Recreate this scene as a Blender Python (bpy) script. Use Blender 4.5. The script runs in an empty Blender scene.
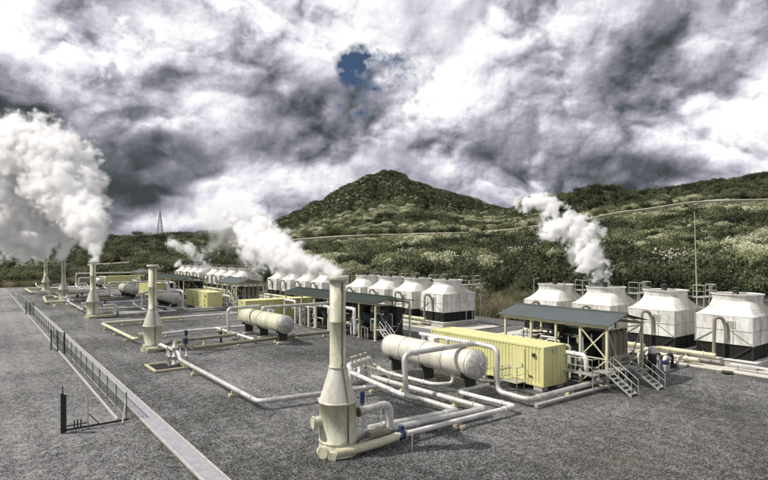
import bpy, math, random
import numpy as np
from mathutils import Vector, Matrix
random.seed(7)
S = bpy.context.scene
C = S.collection
PI = math.pi
CAMZ = 9.0
FX, FY = .603, .798          # the camera looks along (FX, FY); its right is (FY, -FX)

def at(px, py, d):
    """world point seen at a photo pixel at depth d (used for the sky-borne steam and far terrain only)"""
    l = (px - 384) / 540 * d
    return Vector((FX * d + FY * l, FY * d - FX * l, CAMZ - (py - 254) / 540 * d))

# ------------------------------------------------------------------ materials
def nt(m):
    m.use_nodes = True
    t = m.node_tree; t.nodes.clear()
    return t
def N(t, typ, **kw):
    n = t.nodes.new(typ)
    for k, v in kw.items():
        if k.startswith('i_'):
            n.inputs[k[2:].replace('_', ' ')].default_value = v
        else: setattr(n, k, v)
    return n
def ramp(t, stops, fac=None, interp='LINEAR'):
    r = t.nodes.new('ShaderNodeValToRGB'); r.color_ramp.interpolation = interp
    e = r.color_ramp.elements
    while len(e) < len(stops): e.new(.5)
    for i, (p, c) in enumerate(stops):
        e[i].position = p; e[i].color = (*c, 1) if len(c) == 3 else c
    if fac is not None: t.links.new(fac, r.inputs[0])
    return r
def math_(t, op, a, b=None, c=None):
    n = t.nodes.new('ShaderNodeMath'); n.operation = op
    for i, v in enumerate((a, b, c)):
        if v is None: continue
        if isinstance(v, (int, float)): n.inputs[i].default_value = v
        else: t.links.new(v, n.inputs[i])
    return n.outputs[0]
def mixc(t, fac, a, b, blend='MIX'):
    n = t.nodes.new('ShaderNodeMix'); n.data_type = 'RGBA'; n.blend_type = blend
    for i, v in ((0, fac), (6, a), (7, b)):
        if isinstance(v, (int, float)): n.inputs[i].default_value = v
        elif isinstance(v, tuple): n.inputs[i].default_value = (*v, 1)
        else: t.links.new(v, n.inputs[i])
    return n.outputs[2]

def pmat(name, col, rough=.6, metal=0., dirt=(.12, .11, .09), amt=.5, scale=1.3, bump=.15, streak=True):
    m = bpy.data.materials.new(name); t = nt(m)
    out = N(t, 'ShaderNodeOutputMaterial'); b = N(t, 'ShaderNodeBsdfPrincipled')
    t.links.new(b.outputs[0], out.inputs[0])
    geo = N(t, 'ShaderNodeNewGeometry')
    mp = N(t, 'ShaderNodeMapping'); t.links.new(geo.outputs['Position'], mp.inputs[0])
    mp.inputs['Scale'].default_value = (1, 1, .35 if streak else 1)
    n1 = N(t, 'ShaderNodeTexNoise', i_Scale=scale, i_Detail=8., i_Roughness=.7); t.links.new(mp.outputs[0], n1.inputs[0])
    n2 = N(t, 'ShaderNodeTexNoise', i_Scale=scale * 9, i_Detail=6., i_Roughness=.7); t.links.new(mp.outputs[0], n2.inputs[0])
    f = ramp(t, [(.38, (0, 0, 0)), (.72, (1, 1, 1))], n1.outputs[0])
    f2 = ramp(t, [(.5, (0, 0, 0)), (.8, (1, 1, 1))], n2.outputs[0])
    fa = math_(t, 'MULTIPLY', f.outputs[0], amt)
    fb = math_(t, 'MULTIPLY', f2.outputs[0], amt * .9)
    c1 = mixc(t, fa, tuple(col), tuple(dirt))
    c2 = mixc(t, fb, c1, tuple(dirt))
    t.links.new(c2, b.inputs['Base Color'])
    b.inputs['Metallic'].default_value = metal
    rr = math_(t, 'MULTIPLY_ADD', n1.outputs[0], .4, rough - .2)
    t.links.new(rr, b.inputs['Roughness'])
    bp = N(t, 'ShaderNodeBump', i_Strength=bump, i_Distance=.03); t.links.new(n2.outputs[0], bp.inputs['Height'])
    t.links.new(bp.outputs[0], b.inputs['Normal'])
    return m

M = {
 'cream': pmat('cream_paint', (.64, .64, .48), .5, 0, (.16, .14, .09), .7, 1.6),
 'white': pmat('weathered_white', (.77, .76, .74), .45, 0, (.20, .19, .17), .6, 1.3),
 'alu': pmat('aluminium_cladding', (.66, .66, .62), .42, .35, (.15, .14, .12), .7, 1.4, .3),
 'yellow': pmat('yellow_paint', (.70, .68, .32), .5, 0, (.25, .23, .10), .35, .9),
 'pale_yellow': pmat('pale_yellow_paint', (.66, .65, .45), .5, 0, (.2, .17, .1), .5, 1.2),
 'tower': pmat('tower_fibreglass', (.80, .80, .78), .55, 0, (.24, .21, .16), .75, 1.5, .3),
 'hood': pmat('tower_hood_fibreglass', (.84, .83, .77), .55, 0, (.30, .26, .19), .65, 1.5, .3),
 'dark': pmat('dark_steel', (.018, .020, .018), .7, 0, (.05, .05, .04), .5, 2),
 'louvre_pit_shade': pmat('black_fill_pit_shade', (.003, .0035, .003), .9, 0, (.008, .008, .007), .5, 2),
 'galv': pmat('galvanised_steel', (.48, .48, .45), .5, .4, (.16, .15, .12), .5, 3),
 'green': pmat('green_roofing', (.016, .030, .024), .6, .1, (.03, .04, .03), .5, .8),
 'greyroof': pmat('grey_roofing', (.10, .115, .12), .55, .2, (.06, .08, .08), .6, .8),
 'blue': pmat('blue_paint', (.015, .035, .10), .5, 0, (.02, .03, .06), .5, 4),
 'rust': pmat('rusty_steel', (.14, .10, .05), .8, 0, (.05, .04, .03), .6, 3),
 'brown': pmat('brown_cladding', (.30, .28, .21), .6, .1, (.14, .11, .07), .6, 1.2),
 'conc': pmat('concrete', (.46, .45, .42), .9, 0, (.18, .17, .15), .6, 1.8, .3, False),
 'conc_y': pmat('yellowed_concrete', (.60, .55, .36), .9, 0, (.2, .18, .12), .5, 3, .3, False),
 'teal': pmat('teal_vessel', (.05, .11, .10), .5, .1, (.03, .03, .02), .6, 2),
 'pale_white': pmat('pale_cone_paint', (.66, .64, .56), .55, 0, (.22, .20, .15), .7, 1.9),
 'dull_cream': pmat('dull_cream_cladding', (.72, .70, .60), .5, .15, (.2, .18, .14), .6, 1.3),
 'column_olive': pmat('column_olive', (.27, .25, .17), .6, .1, (.08, .07, .05), .7, 2),
 'olive': pmat('olive_vessel', (.13, .12, .07), .6, .1, (.04, .04, .03), .6, 2),
 'track': pmat('dirt_track', (.42, .38, .30), .95, 0, (.2, .18, .13), .7, .05, .2, False),
}

# container sides: a little rust at the foot
# ------------------------------------------------------------------ mesh builder
class MB:
    def __init__(s): s.v = []; s.f = []; s.sm = []
    def add(s, vs, fs, smooth=False):
        o = len(s.v); s.v += [tuple(v) for v in vs]
        s.f += [tuple(i + o for i in f) for f in fs]; s.sm += [smooth] * len(fs)
        return s
    def box(s, c, d, rz=0, bev=0.0):
        x, y, z = d[0] / 2, d[1] / 2, d[2] / 2
        ca, sa = math.cos(rz), math.sin(rz)
        if bev <= 0:
            vs = [(a * x, b * y, e * z) for e in (-1, 1) for b in (-1, 1) for a in (-1, 1)]
            fs = [(0, 2, 3, 1), (4, 5, 7, 6), (0, 1, 5, 4), (2, 6, 7, 3), (0, 4, 6, 2), (1, 3, 7, 5)]
        else:
            b_ = min(bev, x * .9, y * .9, z * .9)
            ring = lambda X, Y, Z: [(X, -Y + b_, Z), (X, Y - b_, Z), (X - b_, Y, Z), (-X + b_, Y, Z), (-X, Y - b_, Z), (-X, -Y + b_, Z), (-X + b_, -Y, Z), (X - b_, -Y, Z)]
            r1 = ring(x, y, -z + b_); r2 = ring(x, y, z - b_)
            r0 = [(p[0] * (x - b_) / x, p[1] * (y - b_) / y, -z) for p in r1]
            r3 = [(p[0] * (x - b_) / x, p[1] * (y - b_) / y, z) for p in r1]
            vs = r0 + r1 + r2 + r3; fs = []
            for k in range(3):
                for i in range(8):
                    j = (i + 1) % 8; fs.append((k * 8 + i, k * 8 + j, k * 8 + 8 + j, k * 8 + 8 + i))
            fs.append(tuple(range(7, -1, -1))); fs.append(tuple(range(24, 32)))
        vs = [(c[0] + a * ca - b * sa, c[1] + a * sa + b * ca, c[2] + e) for a, b, e in vs]
        return s.add(vs, fs)
    def cyl(s, p0, p1, r0, r1=None, n=14, smooth=True, cap=True):
        r1 = r0 if r1 is None else r1
        p0, p1 = Vector(p0), Vector(p1); d = (p1 - p0)
        if d.length < 1e-6: return s
        d.normalize(); a = d.orthogonal().normalized()
        if abs(d.z) < .9: a = Vector((0, 0, 1)).cross(d).normalized()
        b = d.cross(a)
        ph = PI / 4 if n == 4 else 0
        vs = []
        for p, r in ((p0, r0), (p1, r1)):
            for i in range(n):
                t = 2 * PI * i / n + ph; vs.append(p + (a * math.cos(t) + b * math.sin(t)) * r)
        s.add(vs, [(i, (i + 1) % n, n + (i + 1) % n, n + i) for i in range(n)], smooth and n > 4)
        if cap: s.add(vs, [tuple(range(n - 1, -1, -1)), tuple(range(n, 2 * n))])
        return s
    def bar(s, p0, p1, w): return s.cyl(p0, p1, w * .707, n=4)
    def tube(s, pts, r, n=14, bend=None):
        bend = bend if bend is not None else r * 2.6
        P = []
        for p in pts:
            if not P or (Vector(p) - P[-1]).length > .02: P.append(Vector(p))
        if len(P) < 2: return s
        path = [P[0]]
        for i in range(1, len(P) - 1):
            a, b, c = P[i - 1], P[i], P[i + 1]
            u, w = (a - b), (c - b); lu, lw = u.length, w.length; u.normalize(); w.normalize()
            k = min(bend, lu * .45, lw * .45)
            if u.angle(w) > 3.0: path.append(b); continue
            q0, q2 = b + u * k, b + w * k
            for j in range(6):
                t = j / 5; path.append(q0 * (1 - t) ** 2 + b * 2 * t * (1 - t) + q2 * t * t)
        path.append(P[-1])
        d0 = (path[1] - path[0]).normalized()
        a = Vector((0, 0, 1)).cross(d0)
        a = a.normalized() if a.length > .1 else d0.orthogonal().normalized()
        vs = []; prev = d0
        for i, p in enumerate(path):
            d = (path[min(i + 1, len(path) - 1)] - path[max(i - 1, 0)]).normalized()
            a = (prev.rotation_difference(d) @ a); a = (a - d * a.dot(d)).normalized(); prev = d
            b = d.cross(a)
            for k in range(n):
                t = 2 * PI * k / n; vs.append(p + (a * math.cos(t) + b * math.sin(t)) * r)
        fs = []
        for i in range(len(path) - 1):
            for k in range(n):
                l = (k + 1) % n; fs.append((i * n + k, i * n + l, (i + 1) * n + l, (i + 1) * n + k))
        s.add(vs, fs, True)
        s.add(vs, [tuple(range(n - 1, -1, -1)), tuple(range(len(vs) - n, len(vs)))])
        return s
    def lathe(s, prof, c=(0, 0, 0), n=32, axis='z', smooth=True, cap=True):
        vs = []
        for r, z in prof:
            for i in range(n):
                t = 2 * PI * i / n; x, y = r * math.cos(t), r * math.sin(t)
                vs.append((c[0] + x, c[1] + y, c[2] + z) if axis == 'z' else (c[0] + x, c[1] + z, c[2] + y) if axis == 'y' else (c[0] + z, c[1] + x, c[2] + y))
        fs = []
        for j in range(len(prof) - 1):
            for i in range(n):
                k = (i + 1) % n; fs.append((j * n + i, j * n + k, (j + 1) * n + k, (j + 1) * n + i))
        s.add(vs, fs, smooth)
        if cap: s.add(vs, [tuple(range(n - 1, -1, -1)), tuple(range(len(vs) - n, len(vs)))])
        return s
    def build(s, name, mat, parent=None, label=None):
        me = bpy.data.meshes.new(name); me.from_pydata(s.v, [], s.f)
        me.polygons.foreach_set('use_smooth', s.sm); me.update()
        me.materials.append(M[mat] if isinstance(mat, str) else mat)
        o = bpy.data.objects.new(name, me); C.objects.link(o)
        if parent: o.parent = parent
        if label: o['label'] = label
        return o

def tag(o, label=None, cat=None, group=None, kind=None):
    if label: o['label'] = label
    if cat: o['category'] = cat
    if group: o['group'] = group
    if kind: o['kind'] = kind
    return o
def thing(name, loc, label, cat, group=None, rz=0):
    o = bpy.data.objects.new(name, None); C.objects.link(o); o.location = loc; o.rotation_euler.z = rz
    o.empty_display_size = .3
    return tag(o, label, cat, group)
def copy_tree(o, loc=None, label=None, parent=None):
    c = o.copy(); C.objects.link(c)
    if parent: c.parent = parent
    if loc is not None: c.location = loc
    if label: c['label'] = label
    for ch in [x for x in o.children]: copy_tree(ch, None, None, c)
    return c

# ------------------------------------------------------------------ ground and terrain
def smooth(a, b, x):
    t = np.clip((x - a) / (b - a), 0, 1); return t * t * (3 - 2 * t)
rng = np.random.default_rng(3)
LAT = rng.random((64, 64))
def vnoise(x, y):
    xi = np.floor(x).astype(int); yi = np.floor(y).astype(int); fx = x - xi; fy = y - yi
    fx = fx * fx * (3 - 2 * fx); fy = fy * fy * (3 - 2 * fy)
    g = lambda i, j: LAT[i % 64, j % 64]
    return (g(xi, yi) * (1 - fx) + g(xi + 1, yi) * fx) * (1 - fy) + (g(xi, yi + 1) * (1 - fx) + g(xi + 1, yi + 1) * fx) * fy
def fbm(x, y, o=4):
    s = 0; a = .5
    for k in range(o): s = s + a * vnoise(x * 2 ** k + 13 * k, y * 2 ** k + 7 * k); a *= .5
    return s
COLS = [-500, 0, 100, 200, 275, 330, 385, 440, 500, 560, 620, 700, 768, 1300]
ROWS = [60, 100, 200, 350, 480, 650, 900, 1400]
TAB = np.array([
 [0] * 14,
 [0, 0, 0, 0, 1, 2, 3, 3.5, 4, 4.5, 5, 5.2, 5.5, 6],
 [1, 1, 2, 3, 5, 7, 8.5, 9.5, 11, 13, 15, 17, 18, 18],
 [7, 7, 10, 12, 14, 16.5, 18.5, 19.5, 20, 24.5, 32.5, 39, 41, 41],
 [9, 9, 12, 14, 20, 26, 31, 33, 33, 40, 50, 56, 58, 60],
 [10, 10, 14, 18, 30, 40, 45, 45, 45, 52, 60, 66, 72, 74],
 [8, 8, 12, 16, 20, 24, 30, 36, 40, 50, 55, 60, 66, 66],
 [0, 0, 0, 4, 8, 10, 10, 14, 20, 25, 30, 35, 35, 35]], float)
HX = [200, 245, 275, 300, 330, 350, 370, 385, 400, 430, 460, 480, 500, 540, 600]; HZ = [18, 33, 50, 65, 84, 97, 109, 117, 110, 97, 84, 76, 67, 50, 28]
def terrain(X, Y):
    X = np.asarray(X, float); Y = np.asarray(Y, float)
    d = np.maximum(FX * X + FY * Y, 1.); l = FY * X - FX * Y
    px = 384 + 540 * l / d
    ci = np.clip(np.interp(px, COLS, range(len(COLS))), 0, len(COLS) - 1.001); ri = np.clip(np.interp(d, ROWS, range(len(ROWS))), 0, len(ROWS) - 1.001)
    c0 = ci.astype(int); r0 = ri.astype(int); fc = ci - c0; fr = ri - r0
    fc = fc * .5 + .5 * fc * fc * (3 - 2 * fc)
    z = (TAB[r0, c0] * (1 - fc) + TAB[r0, c0 + 1] * fc) * (1 - fr) + (TAB[r0 + 1, c0] * (1 - fc) + TAB[r0 + 1, c0 + 1] * fc) * fr
    # the cone hill
    H = np.interp(px, HX, HZ)
    H = (H * 2 + np.interp(px - 7, HX, HZ) + np.interp(px + 7, HX, HZ)) / 4
    dd = (d - 700) / np.where(d < 700, 190., 300.)
    rid = np.abs(fbm(px / 21., d / 190. + px / 70., 3) - .47) * 2
    hill = H * np.exp(-dd * dd) * (1 - .19 * (1 - np.clip(rid * 2.2, 0, 1)) * np.exp(-((d - 590) / 85.) ** 2))
    # right-hand ridge and the knoll in front of it
    R = np.interp(px, [480, 520, 560, 600, 640, 665, 700, 740, 768, 900, 1400], [20, 62, 68, 70, 72, 74, 80, 86, 91, 98, 100])
    ridge = R * np.exp(-((d - 610) / 110.) ** 2)
    K = np.interp(px, [535, 556, 575, 600, 625, 638, 645, 655, 670, 690], [0, 50, 60, 63, 60, 48, 50, 56, 50, 0])
    knoll = K * np.exp(-((d - 480) / 45.) ** 2)
    L = np.interp(px, [-500, 0, 30, 105, 155, 200, 237, 275, 300], [12, 11, 13, 20, 21, 22, 26, 20, 0])
    left = L * np.exp(-((d - 480) / 160.) ** 2)
    p = 5.
    z = (np.maximum(z, .001) ** p + hill ** p + ridge ** p + knoll ** p + left ** p) ** (1 / p)
    z = z + 3.2 * smooth(332, 348, d) * smooth(255, 300, px) * (1 - smooth(352, 420, d) * .8)
    z = z + (fbm(X / 55., Y / 55., 4) - .47) * np.clip((d - 120) / 60., 0, 14) * (1 - .95 * np.clip(hill / 55., 0, 1))
    ed = np.maximum((X - 58.5) / 12., (Y - 176 - (X - 20) * .05) / 14.)
    return np.where(ed > 0, z * smooth(0, 1, ed), 0.) - .004 + 0 * X

def ground_material():
    m = bpy.data.materials.new('gravel'); t = nt(m)
    out = N(t, 'ShaderNodeOutputMaterial'); b = N(t, 'ShaderNodeBsdfPrincipled', i_Roughness=.95)
    t.links.new(b.outputs[0], out.inputs[0])
    geo = N(t, 'ShaderNodeNewGeometry'); pos = geo.outputs['Position']
    def noise(sc, det, ro, w=0.):
        n = N(t, 'ShaderNodeTexNoise', i_Scale=sc, i_Detail=det, i_Roughness=ro, i_Distortion=w); t.links.new(pos, n.inputs[0]); return n.outputs[0]
    fine = noise(15., 6., .9); mid = noise(2.2, 7., .75); big = noise(.085, 5., .6, .6); huge = noise(.03, 3., .5)
    vor = N(t, 'ShaderNodeTexVoronoi', i_Scale=17.); t.links.new(pos, vor.inputs['Vector'])
    sp = N(t, 'ShaderNodeSeparateXYZ'); t.links.new(vor.outputs['Color'], sp.inputs[0])
    f = math_(t, 'ADD', math_(t, 'MULTIPLY', fine, .8), math_(t, 'MULTIPLY', mid, .2))
    f = math_(t, 'ADD', math_(t, 'MULTIPLY', math_(t, 'SUBTRACT', f, .5), 7.6), .53)
    f = math_(t, 'ADD', f, math_(t, 'MULTIPLY', math_(t, 'SUBTRACT', sp.outputs[0], .5), .55))
    # large patches, wheel marks
    f = math_(t, 'ADD', f, math_(t, 'MULTIPLY', math_(t, 'SUBTRACT', big, .5), 1.25))
    sx = N(t, 'ShaderNodeSeparateXYZ'); t.links.new(pos, sx.inputs[0])
    # compacted strips running along the plant rows
    wv = N(t, 'ShaderNodeTexWave', i_Scale=.17, i_Distortion=9., i_Detail=3.); wv.inputs['Detail Scale'].default_value = .6
    mpw = N(t, 'ShaderNodeMapping'); mpw.inputs['Scale'].default_value = (1, .12, 1); mpw.inputs['Rotation'].default_value = (0, 0, .12)
    t.links.new(pos, mpw.inputs[0]); t.links.new(mpw.outputs[0], wv.inputs[0])
    f = math_(t, 'ADD', f, math_(t, 'MULTIPLY', math_(t, 'SUBTRACT', wv.outputs[1], .5), .07))
    # wheel tracks: arcs of turning lorries and straight runs beside the drain
    dz = noise(.35, 3., .6)
    px_ = N(t, 'ShaderNodeVectorMath', operation='MULTIPLY'); t.links.new(pos, px_.inputs[0]); px_.inputs[1].default_value = (1, 1, 0)
    acc_ = None
    for cx, cy, rad in ((10, 8, 16), (10, 8, 17.9), (34, 2, 13.5), (34, 2, 15.3), (52, -14, 33), (52, -14, 34.9), (30, 34, 19), (30, 34, 20.8), (-30, 40, 38.9), (-30, 40, 40.7), (-30, 40, 42.1), (120, 60, 110.3), (120, 60, 108.5), (-12, 28, 14), (-12, 28, 15.8)):
        dd_ = N(t, 'ShaderNodeVectorMath', operation='DISTANCE'); t.links.new(px_.outputs[0], dd_.inputs[0]); dd_.inputs[1].default_value = (cx, cy, 0)
        u_ = math_(t, 'ABSOLUTE', math_(t, 'ADD', math_(t, 'SUBTRACT', dd_.outputs['Value'], rad), math_(t, 'MULTIPLY', math_(t, 'SUBTRACT', dz, .5), 1.2)))
        u_ = math_(t, 'MAXIMUM', math_(t, 'SUBTRACT', 1., math_(t, 'MULTIPLY', u_, 2.8)), 0.)
        acc_ = u_ if acc_ is None else math_(t, 'MAXIMUM', acc_, u_)
    brk = ramp(t, [(.42, (0, 0, 0)), (.58, (1, 1, 1))], noise(.16, 3., .6))
    f = math_(t, 'ADD', f, math_(t, 'MULTIPLY', math_(t, 'MULTIPLY', acc_, brk.outputs[0]), .15))
    # left of the fence the gravel is fresher and paler
    lf = N(t, 'ShaderNodeMapRange'); lf.inputs['From Min'].default_value = 6.9; lf.inputs['From Max'].default_value = 6.2
    t.links.new(sx.outputs[0], lf.inputs[0])
    f = math_(t, 'ADD', f, math_(t, 'MULTIPLY', lf.outputs[0], .17))
    c = ramp(t, [(0, (.022, .024, .020)), (.28, (.065, .068, .060)), (.5, (.145, .148, .142)), (.74, (.335, .333, .33)), (.95, (.72, .71, .71))], f)
    br = ramp(t, [(.56, (0, 0, 0)), (.68, (1, 1, 1))], noise(.11, 4., .6, .3))
    # brown earth showing through, in the turning area on the right
    dv = N(t, 'ShaderNodeVectorMath', operation='DISTANCE'); t.links.new(pos, dv.inputs[0]); dv.inputs[1].default_value = (28, 13.5, 0)
    dr = N(t, 'ShaderNodeMapRange'); dr.inputs['From Min'].default_value = 11; dr.inputs['From Max'].default_value = 3; t.links.new(dv.outputs['Value'], dr.inputs[0])
    bf = math_(t, 'MULTIPLY', math_(t, 'ADD', br.outputs[0], .25), math_(t, 'MULTIPLY', dr.outputs[0], .6))
    c2 = mixc(t, bf, c.outputs[0], (.19, .16, .11))
    # damp green-black patches
    gr = ramp(t, [(.56, (0, 0, 0)), (.72, (1, 1, 1))], noise(.2, 6., .7, .5))
    c3 = mixc(t, math_(t, 'MULTIPLY', gr.outputs[0], .35), c2, (.045, .05, .035))
    t.links.new(c3, b.inputs['Base Color'])
    bp = N(t, 'ShaderNodeBump', i_Strength=.9, i_Distance=.06); t.links.new(f, bp.inputs['Height']); t.links.new(bp.outputs[0], b.inputs['Normal'])
    return m
def hill_material():
    m = bpy.data.materials.new('scrub_earth'); t = nt(m)
    out = N(t, 'ShaderNodeOutputMaterial'); b = N(t, 'ShaderNodeBsdfPrincipled', i_Roughness=1.)
    t.links.new(b.outputs[0], out.inputs[0])
    geo = N(t, 'ShaderNodeNewGeometry'); pos = geo.outputs['Position']
    n = N(t, 'ShaderNodeTexNoise', i_Scale=.25, i_Detail=10., i_Roughness=.75); t.links.new(pos, n.inputs[0])
    c = ramp(t, [(.3, (.012, .015, .008)), (.48, (.035, .04, .02)), (.6, (.10, .105, .055)), (.72, (.24, .22, .14))], n.outputs[0])
    t.links.new(c.outputs[0], b.inputs['Base Color'])
    bp = N(t, 'ShaderNodeBump', i_Strength=1., i_Distance=1.); t.links.new(n.outputs[0], bp.inputs['Height']); t.links.new(bp.outputs[0], b.inputs['Normal'])
    return m
g = MB(); g.add([(-260, -120, -.02), (59.5, -120, -.02), (59.5, 195, -.02), (-260, 195, -.02)], [(0, 1, 2, 3)])
GRAV = ground_material()
g.build('ground', GRAV)['kind'] = 'structure'
# a vast sheet under everything, out to the horizon
HM = hill_material()
g = MB(); g.add([(-6000, -6000, -.6), (6000, -6000, -.6), (6000, 6000, -.6), (-6000, 6000, -.6)], [(0, 1, 2, 3)])
g.build('plain', HM)['kind'] = 'structure'
# hillside: polar sheet around the viewpoint
nr, na = 330, 420
rr = 45 * (1500 / 45) ** (np.linspace(0, 1, nr)); aa = np.radians(np.linspace(-68, 78, na))
Rg, Ag = np.meshgrid(rr, aa, indexing='ij')
GX = FX * Rg * np.cos(Ag) + FY * Rg * np.sin(Ag); GY = FY * Rg * np.cos(Ag) - FX * Rg * np.sin(Ag)
GZ = terrain(GX, GY)
keep = (np.maximum((GX - 57) / 12., (GY - 174 - (GX - 20) * .05) / 14.) > 0)
vs = np.stack([GX, GY, np.where(keep, GZ - .02, -.3)], -1).reshape(-1, 3)
fs = []
for i in range(nr - 1):
    for j in range(na - 1):
        if keep[i, j] or keep[i + 1, j + 1] or keep[i + 1, j] or keep[i, j + 1]:
            a = i * na + j; fs.append((a, a + na, a + na + 1, a + 1))
me = bpy.data.meshes.new('hillside'); me.from_pydata(vs.tolist(), [], fs); me.polygons.foreach_set('use_smooth', [True] * len(fs)); me.materials.append(HM)
o = bpy.data.objects.new('hillside', me); C.objects.link(o); o['kind'] = 'structure'

def Z(x, y): return float(terrain(x, y))
# asphalt strip behind the towers
g = MB(); g.box((56.2, 60, -.001), (3.6, 200, .024)); g.build('service_road', pmat('worn_asphalt', (.10, .10, .10), .95, 0, (.05, .05, .05), .5, 1, .3, False))['kind'] = 'structure'

# ------------------------------------------------------------------ drain path, kerbs
g = MB()
def seg_box(g, x, w, y0, y1, z, h):
    y = y0
    while y < y1:
        e = min(y + 2.4, y1); g.box((x, (y + e) / 2, z + h / 2), (w, e - y - .012, h), 0, .004); y = e
seg_box(g, 7.57, .74, 8, 150, 0, .035)
g.build('drain_cover_path', pmat('drain_slabs', (.34, .34, .37), .95, 0, (.16, .16, .17), .6, 2.5, .4, False))['kind'] = 'structure'
for x in (7.15, 8.0):
    g = MB(); seg_box(g, x, .1, 8, 150, 0, .09); g.build('path_kerb', 'conc')['kind'] = 'structure'
g = MB(); seg_box(g, 6.1, .12, 32, 150, 0, .10); g.build('fence_kerb', 'conc')['kind'] = 'structure'
# concrete aprons under the cooling towers
APR = pmat('pale_apron', (.58, .56, .50), .9, 0, (.25, .23, .18), .5, .9, .3, False)
ROWSY = [(47.7, 16.0), (45.2, 47.9), (47.4, 80.3), (45.4, 112.2), (47.4, 144.2)]
for x, y in ROWSY:
    g = MB(); g.box((x + 2.2, y + 9.8, .05), (8.6, 26.5 if y > 20 else 30, .1), 0, .01); g.build('concrete_apron', APR)['kind'] = 'structure'

# ------------------------------------------------------------------ silencers
SX = 13.15
SIL_Y = [20.9, 53.2, 85.4, 117.6, 150.]
def make_silencer():
    r = thing('steam_silencer', (SX, SIL_Y[0], 0), 'nearest cream steam silencer with tall round stack and a thin trail of steam', 'steam silencer', 'row of cream steam silencers along the yard')
    MB().lathe([(.95, 0), (.95, .10), (.86, .13), (.84, .5), (.84, .54), (.86, .55), (.86, .60), (.84, .61), (.84, 2.28), (.88, 2.29), (.88, 2.37), (.84, 2.38)], n=48).build('body', 'cream', r)
    MB().lathe([(.84, 2.38), (.80, 2.5), (.42, 3.72), (.38, 3.85)], n=48, cap=False).build('cone', 'pale_white' if 'pale_white' in M else 'cream', r)
    MB().lathe([(.37, 3.82), (.41, 3.83), (.41, 3.9), (.365, 3.91), (.365, 5.9), (.375, 5.91), (.375, 5.95), (.365, 5.96), (.365, 7.86), (.33, 7.87), (.33, 7.2)], n=40, cap=False).build('stack', 'cream', r)
    MB().lathe([(.33, 7.78), (.50, 7.80), (.52, 7.84), (.52, 7.96), (.47, 8.0), (.34, 8.0), (.33, 7.9)], n=40, cap=False).build('cap', 'cream', r)
    MB().bar((0, -.40, 3.9), (0, -.40, 7.75), .045).bar((0, -.88, .6), (0, -.88, 2.3), .045).bar((0, -.86, 2.36), (0, -.42, 3.85), .045).build('conduit', 'rust', r)
    mh = MB().cyl((-.6, .12, 1.47), (-1.13, .22, 1.47), .25, n=24).cyl((-1.13, .22, 1.47), (-1.20, .235, 1.47), .30, n=24).build('manhole', 'cream', r)
    for k in range(10):
        a = k * PI / 5; MB().cyl((-1.19, .235 + .26 * math.cos(a), 1.47 + .26 * math.sin(a)), (-1.235, .24 + .26 * math.cos(a), 1.47 + .26 * math.sin(a)), .022, n=6).build('bolt', 'rust', mh)
    MB().cyl((-.98, -.28, .22), (-.6, -.1, .22), .26, n=20).cyl((-.75, -.72, .12), (-.35, -.4, .12), .2, n=18).build('drain_stub', 'cream', r)
    MB().tube([(-.55, -.72, .27), (.3, -.98, .30), (1.6, -1.0, .34), (2.7, -.95, .4)], .19, 18, .5).build('lower_inlet', 'pale_yellow', r)
    MB().cyl((.7, 0, .55), (1.45, 0, .5), .40, .2, n=24).cyl((1.45, 0, .5), (2.3, .0, .45), .21, n=20).build('inlet_cone', 'alu', r)
    MB().box((1.95, -.45, .62), (1.2, .42, .26), .05, .03).build('expansion_box', 'brown', r)
    return r
SLAB = ['nearest cream steam silencer with tall round stack and a thin trail of steam',
        'second cream steam silencer with mushroom cap and no steam, beside the open pump pit',
        'third cream steam silencer, pouring the rightmost column of the big white steam cloud',
        'fourth cream steam silencer, standing left of the third under the steam cloud',
        'farthest and leftmost cream steam silencer at the end of the fence']
sil = make_silencer()
for k in range(1, 5): copy_tree(sil, (SX, SIL_Y[k], 0), SLAB[k])
def valve(x, y, z, label, h=.5, r=.12, group=None):
    t = thing('blue_valve', (x, y, 0), label, 'valve', group)
    MB().cyl((0, 0, z), (0, 0, z + h), r, n=16).build('actuator', 'blue', t)
    MB().cyl((0, 0, z + h), (0, 0, z + h + .05), r * .7, n=12).cyl((0, 0, z - .25), (0, 0, z), .05, n=8).cyl((-.03, 0, z - .3), (.03, 0, z - .3), r * 1.2, n=16).build('stem', 'rust', t)
    return t

# ------------------------------------------------------------------ pipelines
def supports(pts, every, thing_, z, skip_up=True):
    for a, b in zip(pts[:-1], pts[1:]):
        a, b = Vector(a), Vector(b)
        if abs((b - a).z) > .5 or max(a.z, b.z) > 1.2: continue
        L = (b - a).length; n = int(L / every)
        for i in range(n):
            p = a.lerp(b, (i + .5) / max(n, 1)); ang = math.atan2((b - a).y, (b - a).x)
            m = MB().box((p.x, p.y, .09), (.28, .62, .18), ang, .015).box((p.x, p.y, (.18 + p.z - z) / 2), (.12, .34, max(p.z - z - .18, .03) + .01), ang)
            m.build('support_block', 'conc_y', thing_)
def pipeline(pts, r, mat, label, every=4.5, flanges=True, cat='pipeline', group=None, bend=None):
    o = Vector(pts[0]); o.z = 0
    L = [tuple(Vector(p) - o) for p in pts]
    t = thing('pipeline', o, label, cat, group)
    MB().tube(L, r, 16, bend).build('pipe', mat, t)
    f = MB(); any_ = False
    for a, b in zip(L[:-1], L[1:]):
        a, b = Vector(a), Vector(b); ln = (b - a).length; d = (b - a).normalized()
        if ln > 3.2 and flanges:
            for q in (.9, ln - .9):
                p = a + d * q; MB().cyl(p - d * .05, p + d * .05, r * 1.28, n=18).build('flange', mat, t)
            k = int(ln / 2.2)
            for i in range(1, k):
                p = a + d * ln * i / k; MB().cyl(p - d * .02, p + d * .02, r * 1.05, n=18).build('joint_band', mat, t)
    supports(L, every, t, r)
    return t
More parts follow.
